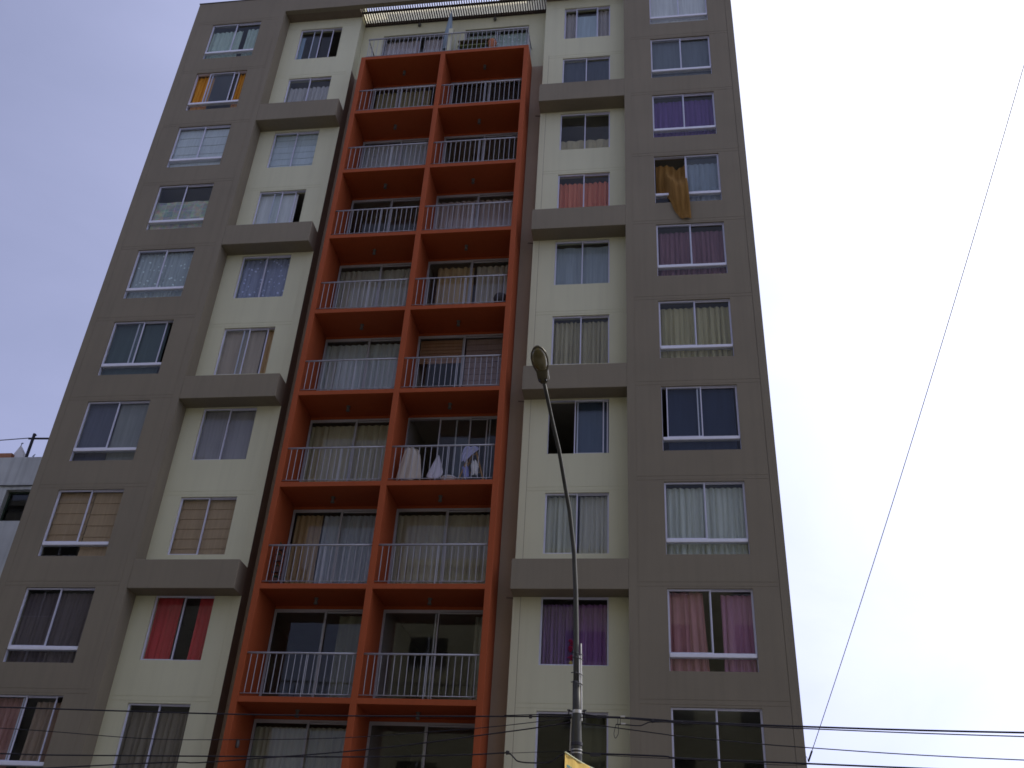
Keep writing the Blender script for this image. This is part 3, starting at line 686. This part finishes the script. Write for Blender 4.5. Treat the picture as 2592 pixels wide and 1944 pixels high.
def balcony_things():
    # round basket, fourth row right
    z = SU[6] + .128 + G
    o = MB().lathe((-1.40, .26, z), [(.001, .18), (.10, .14), (.17, .20), (.19, .33), (.16, .42), (.06, .45), (.001, .45)], 20).lathe((-1.40, .26, z), [(.12, 0), (.12, .02), (.05, .15), (.001, .15)], 14).build('round_basket', mat('dark_wicker', (.045, .04, .04), .8, var=.3, scale=30), smooth=True)
    tag(o, 'dark round basket at the right end of the fourth-row right balcony', 'basket')
    # plant stand, seventh row left
    z = SU[3] + .128 + G
    st = empty('plant_stand', (-6.27, .32, z), 'black metal plant stand with small pots in the left corner of the seventh-row left balcony', 'plant stand')
    fr = MB()
    for sx in (-.09, .09):
        for sy in (-.08, .08): fr.tube([(sx, sy, 0), (sx, sy, 1.0)], .008, 6)
    for h in (.1, .38, .66, .94):
        fr.tube([(-.09, -.08, h), (.09, -.08, h), (.09, .08, h), (-.09, .08, h), (-.09, -.08, h)], .007, 6)
    sub(fr.build('frame', DARKM), st)
    pm = mat('clay_pot', (.12, .06, .05), .8); lm = mat('plant_leaf', (.04, .06, .03), .7, var=.3, scale=30)
    for h in (.105, .385, .665, .945):
        sub(MB().lathe((0, 0, h), [(.001, 0), (.055, 0), (.085, .13), (.075, .13), (.06, .10), (.001, .10)], 12).build('pot', pm), st)
        lf = MB()
        for i in range(26):
            a = R_.uniform(0, 6.28); e = R_.uniform(.3, 1.3); l = R_.uniform(.06, .16)
            d = Vector((math.cos(a) * math.cos(e), math.sin(a) * math.cos(e), math.sin(e))); s = Vector((-d.y, d.x, 0)).normalized() * l * .22
            p = Vector((0, 0, h + .10))
            lf.add([p, p + d * l * .5 + s, p + d * l, p + d * l * .5 - s], [(0, 1, 2, 3)])
        sub(lf.build('foliage', lm), st)
    # terrace: closed parasol, table, orange pot
    um = empty('parasol', (-3.90, .42, ztop), 'closed grey-blue parasol standing on the terrace under the pergola', 'parasol')
    cm = cloth((.30, .37, .42))
    vs = []; n = 20; prof = [(.11, .55), (.125, .75), (.12, 1.1), (.10, 1.6), (.06, 2.1), (.03, 2.42), (.012, 2.52)]
    mb = MB()
    for r, h in prof:
        for k in range(n): vs.append((r * (1 + .16 * (k % 2)) * math.cos(2 * math.pi * k / n), r * (1 + .16 * (k % 2)) * math.sin(2 * math.pi * k / n), h))
    mb.add(vs, [(i * n + k, i * n + (k + 1) % n, (i + 1) * n + (k + 1) % n, (i + 1) * n + k) for i in range(len(prof) - 1) for k in range(n)])
    sub(mb.build('canopy', cm), um)
    sub(MB().tube([(0, 0, .05), (0, 0, 2.6)], .018, 8).build('pole', RAILM), um)
    sub(MB().lathe((0, 0, 0), [(.001, 0), (.22, 0), (.22, .05), (.05, .08), (.001, .08)], 16).build('base', CONC), um)
    lb = MB().lathe((-3.72, .30, 27.42 + G), [(.001, 0), (.035, 0), (.03, .06), (.05, .10), (.04, .16), (.001, .17)], 10).build('lantern', DARKM)
    tag(lb, 'small dark lantern on the terrace partition beside the parasol', 'lantern')
    tb = empty('terrace_table', (-2.85, .48, ztop), 'dark wooden table behind the right half of the terrace railing', 'table')
    wd = mat('table_wood', (.10, .075, .03), .6, var=.2)
    sub(sbox('table_top', wd, None, -.62, .62, -.28, .28, .68, .73), tb)
    for sx in (-.56, .56):
        for sy in (-.23, .23): sub(sbox('leg', wd, None, sx - .03, sx + .03, sy - .03, sy + .03, 0, .68), tb)
    ch = empty('terrace_bench', (-2.95, .20, ztop), 'low dark bench with green seat in front of the terrace table', 'bench')
    sub(sbox('seat', mat('green_seat', (.14, .15, .05), .7), None, -.5, .5, -.07, .07, .36, .41), ch)
    for sx in (-.45, .45): sub(sbox('leg', DARKM, None, sx - .03, sx + .03, -.05, .05, 0, .36), ch)
    og = MB().lathe((-2.30, .17, ztop), [(.001, 0), (.10, 0), (.12, .36), (.15, .44), (.12, .52), (.05, .55), (.001, .55)], 18).build('orange_pot', mat('orange_plastic', (.42, .14, .05), .5, spec=.4), smooth=True)
    tag(og, 'orange rounded pot behind the right half of the terrace railing', 'pot')
    # pink flowers behind the purple drapes' gap
    z = HT(3) - CH
    fl = empty('flower_vase', (.70, YC + .165, z + .025), 'magenta flowers in a yellow vase on the sill before the purple drapes', 'flowers')
    sub(MB().lathe((0, 0, 0), [(.001, 0), (.045, 0), (.05, .08), (.03, .12), (.001, .12)], 12).build('vase', mat('yellow_vase', (.55, .40, .10), .5)), fl)
    pk = MB()
    for i in range(46):
        a = R_.uniform(0, 6.28); h = R_.uniform(.14, .62); r = R_.uniform(0, .055); c = Vector((r * math.cos(a) - .01, r * math.sin(a) * .5, h)); s = R_.uniform(.02, .035)
        pk.add([c + Vector((-s, 0, 0)), c + Vector((0, -s * .6, -s)), c + Vector((s, 0, 0)), c + Vector((0, s * .6, s))], [(0, 1, 2), (0, 2, 3), (0, 1, 3), (1, 2, 3)])
    sub(pk.build('blossoms', mat('magenta_petals', (.70, .03, .16), .7)), fl)
balcony_things()

# ------------------------------------------------------------------ neighbour on the left
def neighbour():
    nb = empty('neighbour_building', (-20, 3, 0), 'pale blue-grey lower building behind the left edge of the tower', 'building')
    inv = Matrix.Translation((20, -3, 0))
    def P(o): o.parent = nb; o.matrix_parent_inverse = inv; return o
    zt = 13.0 + G
    xs = [-34, -18.2, -17.3, -16.12, -15.25, -13.4]; zs = [0, 10.93 + G, 11.93 + G, zt]
    mb = MB(); q = lambda *v: mb.add(v, [(0, 1, 2, 3)])
    def op(i, j): return j == 1 and i in (1, 3)
    for i in range(5):
        for j in range(3):
            if not op(i, j): q((xs[i], 3, zs[j]), (xs[i + 1], 3, zs[j]), (xs[i + 1], 3, zs[j + 1]), (xs[i], 3, zs[j + 1]))
            else:
                a, b, c, d = xs[i], xs[i + 1], zs[j], zs[j + 1]
                q((a, 3, c), (a, 3.25, c), (a, 3.25, d), (a, 3, d)); q((b, 3.25, c), (b, 3, c), (b, 3, d), (b, 3.25, d))
                q((a, 3.25, d), (b, 3.25, d), (b, 3, d), (a, 3, d)); q((a, 3, c), (b, 3, c), (b, 3.25, c), (a, 3.25, c))
    P(mb.build('front_wall', NEIGH))
    P(MB().box(-34, -13.4, 3.26, 14, 0, 10.5 + G).box(-34, -13.4, 6, 14, 10.5 + G, zt - .3).build('body', HOLE))
    P(sbox('roof', ROOFM, None, -34, -13.4, 3.012, 14, zt - .12, zt - .004))
    P(sbox('ledge', NEIGH, None, -34, -13.4, 2.96, 2.999, 12.06 + G, 12.13 + G))
    for a, b in ((-16.12, -15.25), (-18.2, -17.3)):
        w = MB(); z0, z1 = 10.93 + G, 11.93 + G
        w.box(a, a + .05, 3.16, 3.2, z0, z1).box(b - .05, b, 3.16, 3.2, z0, z1).box(a + .05, b - .05, 3.16, 3.2, z1 - .05, z1).box(a + .05, b - .05, 3.16, 3.2, z0, z0 + .05)
        w = P(w.build('window', mat('green_frame', (.03, .05, .03), .6)))
        sub(sbox('pane', GLASS, None, a + .05, b - .05, 3.175, 3.181, z0 + .05, z1 - .05), w); 
    P(MB().tube([(-34, 2.97, 12.10 + G), (-18, 2.96, 12.16 + G), (-16.0, 2.965, 12.02 + G), (-13.5, 2.97, 12.08 + G)], .012, 6).build('wall_cable', DARKM))
    br = P(sbox('brick_parapet', BRICK, None, -19, -16.40, 3.02, 3.16, zt - .003, zt + .16))
    # small white plastered pyramid cap with a finial
    wp = P(MB().add([(-16.56, 3.17, zt - .003), (-16.06, 3.17, zt - .003), (-16.06, 3.67, zt - .003), (-16.56, 3.67, zt - .003), (-16.46, 3.35, zt + .62)], [(0, 1, 4), (1, 2, 4), (2, 3, 4), (3, 0, 4), (3, 2, 1, 0)]).build('white_cap', WHITEP))
    sub(MB().tube([(-16.46, 3.35, zt + .58), (-16.44, 3.35, zt + .70)], .012, 6).tube([(-16.48, 3.35, zt + .68), (-16.40, 3.35, zt + .68)], .01, 6).build('finial', DARKM), wp)
    P(MB().tube([(-15.70, 3.06, zt - .003), (-15.70, 3.06, zt + .08), (-15.66, 3.06, zt + .13)], .012, 6).tube([(-15.74, 3.06, zt + .06), (-15.66, 3.06, zt + .065)], .008, 6).build('antenna_stub', DARKM))
    pl = empty('roof_pole', (-15.95, 3.10, zt - .003), 'dark T-shaped roof pole with a crossbar on the low building at left', 'pole')
    sub(MB().tube([(0, 0, 0), (0, 0, .86)], .045, 8).build('upright', DARKM), pl)
    sub(MB().tube([(-.14, 0, .70), (1.6, 0, .66)], .032, 8).build('crossbar', DARKM), pl)
    sub(MB().tube([(-.02, 0, .74), (.10, -.03, .80)], .02, 6).build('bracket', DARKM), pl)
    o = MB().tube([(-26, 3.1, 13.2 + G), (-20, 3.1, 13.50 + G), (-16.97, 3.1, 13.66 + G), (-16.07, 3.1, 13.715 + G)], .014, 6).build('roof_wire', CABLE); tag(o, 'dark wire running left from the T-shaped roof pole', 'wire')
neighbour()

# ------------------------------------------------------------------ across the street, mirrored in the glass, plus a block added for shade
def opposite(name, x0, x1, y, h, m, label, nfl, cols):
    b = empty(name, ((x0 + x1) / 2, y, 0), label, 'building', 'buildings across the street')
    inv = Matrix.Translation((-(x0 + x1) / 2, -y, 0))
    def P(o): o.parent = b; o.matrix_parent_inverse = inv; return o
    P(sbox('body', m, None, x0, x1, y - 12, y, 0, h))
    P(sbox('cornice', m, None, x0 - .1, x1 + .1, y - .1, y + .25, h, h + .35))
    for f in range(nfl):
        for c in range(cols):
            wx = x0 + (x1 - x0) * (c + .5) / cols; wz = 1.2 + f * (h - .5) / nfl
            w = P(sbox('window', HOLE, None, wx - .95, wx + .95, y + .002, y + .03, wz, wz + 1.5))
            sub(MB().box(wx - 1.0, wx + 1.0, y + .002, y + .06, wz - .06, wz).box(wx - .03, wx + .03, y + .031, y + .05, wz, wz + 1.5).build('frame', ALU), w)
YEL = mat('yellow_cream_stucco', (.50, .46, .30), .9, var=.06)
opposite('opposite_building', -11.0, 13.0, -25.2, 21.6, YEL, 'yellowish building across the street, seen only mirrored in the balcony doors', 7, 6)
opposite('opposite_building', -34.0, -12.0, -25.6, 10.5, WHITEP, 'low pale building across the street left of the yellowish one, only mirrored in glass', 3, 5)

opposite('opposite_building', -48.0, -22.5, -24.6, 27.0, CONC, 'unseen grey block added at the far left across the street to shade the facade', 8, 6)  # added out of view to block sky and darken the facade's lower left

# ------------------------------------------------------------------ street lamp
def street_lamp():
    px, py = 1.42, -6.0
    L = empty('street_lamp', (px, py, 0), 'tall dark street lamp on a bent arm in front of the tower', 'street lamp')
    inv = Matrix.Translation((-px, -py, 0))
    def P(o): o.parent = L; o.matrix_parent_inverse = inv; return o
    P(MB().tube([(px + .02, py, 0), (px + .01, py, 4.9), (px, py, 5.5), (px - .012, py, 5.93)], [.105, .077, .064, .058], 14).build('pole', STEEL, smooth=True))
    P(MB().lathe((px + .01, py, 4.995), [(.074, 0), (.083, .005), (.083, .05), (.074, .055)], 16).build('band', DARKM))
    P(MB().lathe((px + .005, py, 5.45), [(.063, 0), (.070, .003), (.070, .05), (.063, .053)], 16).build('band', GALV))
    for z, m in ((4.93, GALV), (4.885, GALV)): P(MB().lathe((px + .01, py, z), [(.074, 0), (.082, .002), (.082, .014), (.074, .016)], 16).build('band', m))
    arm = [(px - .010, py, 5.70), (1.398, -6.0, 6.2), (1.386, -6.0, 6.68), (1.370, -6.02, 7.30), (1.335, -6.08, 7.95), (1.265, -6.25, 8.58), (1.185, -6.6, 9.04), (1.120, -6.85, 9.42), (1.037, -7.1, 9.75), (.975, -7.42, 10.03), (.935, -7.72, 10.19)]
    P(MB().tube(arm, [.045, .044, .042, .038, .036, .034, .032, .031, .030, .029, .029], 10).build('arm', STEEL, smooth=True))
    # two conduits strapped up the side of the pole
    P(MB().tube([(1.492, -6.0, 5.35), (1.478, -6.0, 5.9), (1.462, -6.0, 6.50)], .013, 8).build('conduit', GALV))
    P(MB().tube([(1.457, -6.04, 5.85), (1.445, -6.04, 6.30)], .012, 8).build('conduit', GALV))
    for z in (5.88, 6.02, 6.25, 6.32):
        P(MB().tube([(1.33, -6.05, z + .02), (1.40, -6.10, z + .012), (1.475, -6.05, z), (1.505, -6.02, z - .015)], .007, 6).build('strap', DARKM))
    # hooks either side carrying the cables
    for sx in (-1, 1):
        x = px + sx * .118
        P(MB().tube([(px + sx * .055, py, 5.49), (x, py, 5.49)], .009, 6).tube([(x, py, 5.44), (x, py, 5.51)], .010, 6).tube([(x - .025, py, 5.505), (x + .025, py, 5.505)], .009, 6).build('cable_hook', DARKM))
    P(MB().tube([(1.335, -5.98, 4.90), (1.345, -5.98, 5.42)], .014, 8).build('conduit', GALV))
    # cobra head: a shallow shell, wider towards the tip, over a glass bowl; neck clamps the arm
    tip = Vector((.912, -8.42, 10.35)); neck = Vector((.935, -7.70, 10.185)); ax = (tip - neck).normalized()
    side = Vector((1, 0, 0)); side = (side - ax * side.dot(ax)).normalized(); up = side.cross(ax)
    if up.z < 0: up = -up
    LN = (tip - neck).length
    def ring(t, hw, top, bot, n=20):
        c = neck + ax * (LN * t); out = []
        for k in range(n):
            a = 2 * math.pi * k / n; s, cc = math.sin(a), math.cos(a)
            out.append(c + side * (hw * cc) + up * ((top if s > 0 else bot) * s))
        return out
    def loft(rings):
        n = len(rings[0]); mb = MB(); vs = [v for r in rings for v in r]
        fs = [(i * n + k, i * n + (k + 1) % n, (i + 1) * n + (k + 1) % n, (i + 1) * n + k) for i in range(len(rings) - 1) for k in range(n)]
        fs += [tuple(range(n - 1, -1, -1)), tuple(range((len(rings) - 1) * n, len(rings) * n))]
        return mb.add(vs, fs)
    shell = [ring(-.06, .055, .05, .04), ring(0, .085, .07, .045), ring(.14, .088, .075, .045), ring(.26, .09, .08, .03), ring(.36, .115, .09, .012), ring(.5, .135, .10, .012), ring(.66, .137, .10, .012), ring(.8, .122, .085, .012), ring(.92, .083, .06, .01), ring(.99, .03, .025, .008)]
    head = P(loft(shell).build('lamp_head', LAMPM, smooth=True))
    bowl_m = mat('lamp_bowl', (.13, .105, .04), .15, var=.2, scale=8, spec=.6)
    bowl = [ring(.30, .05, .005, .02), ring(.36, .092, .005, .06), ring(.5, .115, .005, .095), ring(.66, .118, .005, .10), ring(.8, .103, .005, .08), ring(.9, .066, .005, .045), ring(.955, .02, .005, .015)]
    sub(loft(bowl).build('glass_bowl', bowl_m, smooth=True), head)
    for s_ in (-1, 1):
        c = neck + ax * .05 + side * (.05 * s_) - up * .045
        sub(MB().lathe((c.x, c.y, c.z - .02), [(.001, 0), (.018, 0), (.018, .03), (.001, .03)], 8).build('bolt', DARKM), head)
    c0 = neck + side * .092 + up * .02; c1 = neck + ax * .2 + side * .095 + up * .025
    sub(MB().tube([c0, c1], .008, 6).build('latch', GALV), head)
street_lamp()

# ------------------------------------------------------------------ cables
def cable(pts, r, label, m=CABLE, ext=True, name='power_cable'):
    pts = [Vector(p) for p in pts]; out = []
    for i in range(len(pts) - 1):                            # Catmull-Rom through the points
        p0, p1, p2, p3 = pts[max(i - 1, 0)], pts[i], pts[i + 1], pts[min(i + 2, len(pts) - 1)]
        for k in range(6):
            t = k / 6; out.append(.5 * ((2 * p1) + (p2 - p0) * t + (2 * p0 - 5 * p1 + 4 * p2 - p3) * t * t + (3 * p1 - p0 - 3 * p2 + p3) * t ** 3))
    out.append(pts[-1])
    o = MB().tube(out, r * .85, 7).build(name, m, smooth=True)
    return tag(o, label, 'cable', 'overhead cables crossing the street lamp')
Y6 = -6.0
def c3(*xz): return [(x, Y6, z) for x, z in xz]
cable(c3((-26, 5.62), (-14, 5.42), (-7.77, 5.375), (-4.13, 5.343), (-2.14, 5.352), (-.10, 5.385), (1.07, 5.407), (1.345, 5.40)), .013, 'thick dark cable running left from the top hook of the lamp pole')
cable([(.35, -6.01, 5.405), (.811, -6.02, 5.423), (1.253, -6.01, 5.437), (1.304, -6, 5.450)], .008, 'short guy strand joining the thick left cable to the lamp pole hook')
cable(c3((1.49, 5.455), (1.74, 5.420), (2.07, 5.413), (2.68, 5.386), (2.95, 5.373), (4.60, 5.338), (7.56, 5.319), (14, 5.36), (26, 5.6)), .016, 'thickest upper cable running right from the lamp pole across the white sky')
cable([(1.49, -6.02, 5.40), (2.07, -6.02, 5.397), (2.75, -6.03, 5.352), (3.81, -6.03, 5.325), (4.60, -6.02, 5.306), (7.55, -6.02, 5.262), (14, -6, 5.25), (26, -6, 5.5)], .010, 'thinner cable just under the thickest upper one, right of the lamp pole')
cable([(-26, -6.1, 5.35), (-12, -6.1, 5.10), (-7.65, -6.1, 5.031), (-5.29, -6.08, 4.935), (-4.04, -6.06, 4.945), (-2.09, -6.04, 5.02), (-.09, -6.02, 5.206), (.82, -6, 5.322), (1.34, -6, 5.39)], .007, 'thin sagging wire left of the lamp pole, second from the top')
cable([(-26, -6.05, 4.8), (-12, -6.05, 4.67), (-7.51, -6.05, 4.661), (-6.2, -6.05, 4.668), (-2.05, -6.02, 4.755), (-.88, -6, 4.80), (-.06, -6, 4.842), (.39, -6, 4.877), (.47, -6, 4.862), (.523, -6, 4.816), (.60, -6, 4.762), (.82, -6, 4.749), (1.05, -6, 4.767), (1.19, -6, 4.857), (1.34, -6, 4.918)], .012, 'dark cable left of the lamp pole ending in a dropped loop')
cable([(.40, -6.02, 4.882), (.47, -6.02, 4.872), (.814, -6.02, 4.891), (1.347, -6.02, 4.92)], .005, 'fine taut strand above the dropped cable loop left of the pole')
cable([(-26, -6.15, 3.0), (-12, -6.15, 4.05), (-5.31, -6.12, 4.548), (-4.21, -6.1, 4.60), (-3.14, -6.08, 4.704), (-2.06, -6.05, 4.816), (-.81, -6.03, 4.98), (-.08, -6.02, 5.096), (.82, -6, 5.238), (1.335, -6, 5.33)], .011, 'slanting cable climbing from lower left to the lamp pole')
cable([(1.50, -6, 5.317), (1.84, -6, 5.282), (2.67, -6.02, 5.186), (2.94, -6.02, 5.160), (4.59, -6.02, 5.05), (7.48, -6.02, 4.953), (14, -6, 4.9), (26, -6, 5.1)], .009, 'medium wire right of the lamp pole, between the upper pair and lowest cable')
cable([(1.507, -6, 4.912), (1.68, -6, 4.893), (1.85, -6, 4.897), (2.66, -6, 4.887), (2.93, -6, 4.865), (4.62, -6, 4.838), (6.04, -6, 4.816), (8, -6, 4.80), (14, -6, 4.85), (26, -6, 5.0)], .015, 'lowest thick cable right of the lamp pole carrying the diagonal service wire')
cable([(1.856, -6.02, 4.875), (2.26, -6.02, 4.862), (3.57, -6.02, 4.838), (4.20, -6.02, 4.806), (4.61, -6, 4.822)], .006, 'thin strand slung under the lowest thick cable at right')
cable([(1.99, -6.03, 5.305), (2.113, -6.03, 5.304), (2.326, -6.03, 5.294), (2.417, -6.03, 5.324), (2.487, -6.03, 5.348), (2.70, -6.03, 5.354), (2.95, -6.03, 5.362)], .010, 'short dark cable tail hanging under the upper cable right of the pole', name='cable_tail')
cable([(1.994, -6.03, 5.301), (1.965, -6.03, 5.176), (1.985, -6.03, 5.112), (2.022, -6.03, 5.161), (2.029, -6.03, 5.21), (2.027, -6.03, 5.30)], .005, 'small hanging loop of wire below the cable tail right of the pole', name='wire_loop')
for x in (2.019, 2.056):
    o = cable([(x, -6.02, 5.400), (x + .002, -6.02, 5.37), (x - .003, -6.03, 5.30)], .005, '%s of two short tie wires above the cable tail' % ('left' if x < 2.03 else 'right'), name='tie_wire')
def clamp(x, z, s, lab):
    o = MB().box(x - s, x + s, Y6 - .02, Y6 + .02, z - .022, z + .022).tube([(x - s * .4, Y6, z - .03), (x - s * .4, Y6, z + .03)], .008, 6).build('cable_clamp', DARKM)
    tag(o, lab, 'clamp', 'clamps on the overhead cables')
clamp(.742, 5.400, .022, 'small dark clamp on the thick upper cable left of the pole')
clamp(1.743, 5.410, .022, 'small dark clamp on the upper cable just right of the pole')
clamp(2.524, 5.372, .018, 'small dark clamp where the cable tail joins the upper cable')
clamp(1.70, 4.885, .075, 'dark splice box on the lowest cable right of the pole')
clamp(.43, 4.880, .025, 'small dark clamp where the dropped loop leaves its cable')
for x, z in ((2.095, 5.415), (2.10, 5.312)):
    o = MB().tube([(x - .035, -6.03, z), (x + .03, -6.03, z)], .015, 8).build('cable_sleeve', GALV); tag(o, 'bright metal sleeve on the %s right of the pole' % ('upper cable' if z > 5.35 else 'cable tail'), 'cable sleeve')
# service wire climbing towards the viewer's side
A, B = Vector((4.645, -6.03, 4.86)), Vector((8.75, -15.0, 16.12)); pts = []
for i in range(25):
    t = i / 24; p = A.lerp(B, t); p.z -= 4 * .30 * t * (1 - t); pts.append(p)
o = MB().tube(pts, .0055, 6).build('service_wire', THINC); tag(o, 'thin wire rising diagonally across the white sky at right', 'wire')
o = MB().tube([pts[0], A.lerp(pts[1], .28)], .013, 8).build('wire_insulator', DARKM); tag(o, 'dark strain insulator at the foot of the diagonal wire', 'insulator')
cable([(4.603, -6, 4.85), (4.600, -6, 4.89), (4.622, -6, 4.933), (4.640, -6, 4.90), (4.644, -6, 4.86)], .004, 'tiny upright wire loop at the foot of the diagonal wire', THINC, name='wire_loop')

# ------------------------------------------------------------------ banner
def banner():
    y0, y1 = -7.3, -6.05; x0, x1 = 1.389, 1.847; zt, zb = 4.616, 3.2
    n, k = 24, 12; vs = []
    d = Vector((x1 - x0, y1 - y0, 0)); nrm = Vector((-d.y, d.x, 0)).normalized()
    for j in range(k + 1):
        v = j / k
        for i in range(n + 1):
            u = i / n
            w = .018 * math.sin(u * 9 + v * 3) + .012 * math.sin(u * 23 - v * 5) * (1 - .4 * v)
            p = Vector((x0, y0, zt)) + d * u + nrm * w
            p.z = zt + (zb - zt) * v - .025 * math.sin(u * math.pi) * (1 - v)
            vs.append(p)
    fs = [(j * (n + 1) + i, (j + 1) * (n + 1) + i, (j + 1) * (n + 1) + i + 1, j * (n + 1) + i + 1) for j in range(k) for i in range(n)]
    m = cloth((.72, .52, .16), 'plain', (.62, .40, .10))
    b = MB().add(vs, fs).build('street_banner', m, smooth=True)
    tag(b, 'yellow cloth banner tied to the lamp pole with a teal mark at its edge', 'banner')
    hem = MB().tube([Vector((x0, y0, zt)) + d * (i / 12) + Vector((0, 0, .004 - .025 * math.sin(i / 12 * math.pi))) for i in range(13)], .010, 6).build('hem', cloth((.80, .74, .48))); hem.parent = b
    # teal printed mark, cut by the picture's lower edge
    tm = mat('teal_print', (.10, .26, .24), .8)
    mb = MB()
    for u0, u1, v0, v1 in ((.085, .15, .085, .10), (.085, .10, .10, .16), (.125, .14, .10, .16), (.16, .175, .088, .16), (.19, .205, .092, .16), (.16, .205, .12, .132)):
        q = []
        for u, v in ((u0, v1), (u1, v1), (u1, v0), (u0, v0)):
            w = .018 * math.sin(u * 9 + v * 3) + .012 * math.sin(u * 23 - v * 5) * (1 - .4 * v)
            p = Vector((x0, y0, zt)) + d * u + nrm * (w + .004); p.z = zt + (zb - zt) * v - .025 * math.sin(u * math.pi) * (1 - v); q.append(p)
            q2 = p
        mb.add(q, [(0, 1, 2, 3)])
        mb.add([p - nrm * .008 for p in q], [(3, 2, 1, 0)])
    pr = mb.build('printed_mark', tm); pr.parent = b
    # cord from the banner's far corner to the pole
    o = MB().tube([(1.74, -6.33, 4.60), (1.66, -6.2, 4.68), (1.60, -6.1, 4.63), (1.50, -6.03, 4.70)], .006, 6).build('banner_cord', CABLE); o.parent = b
banner()
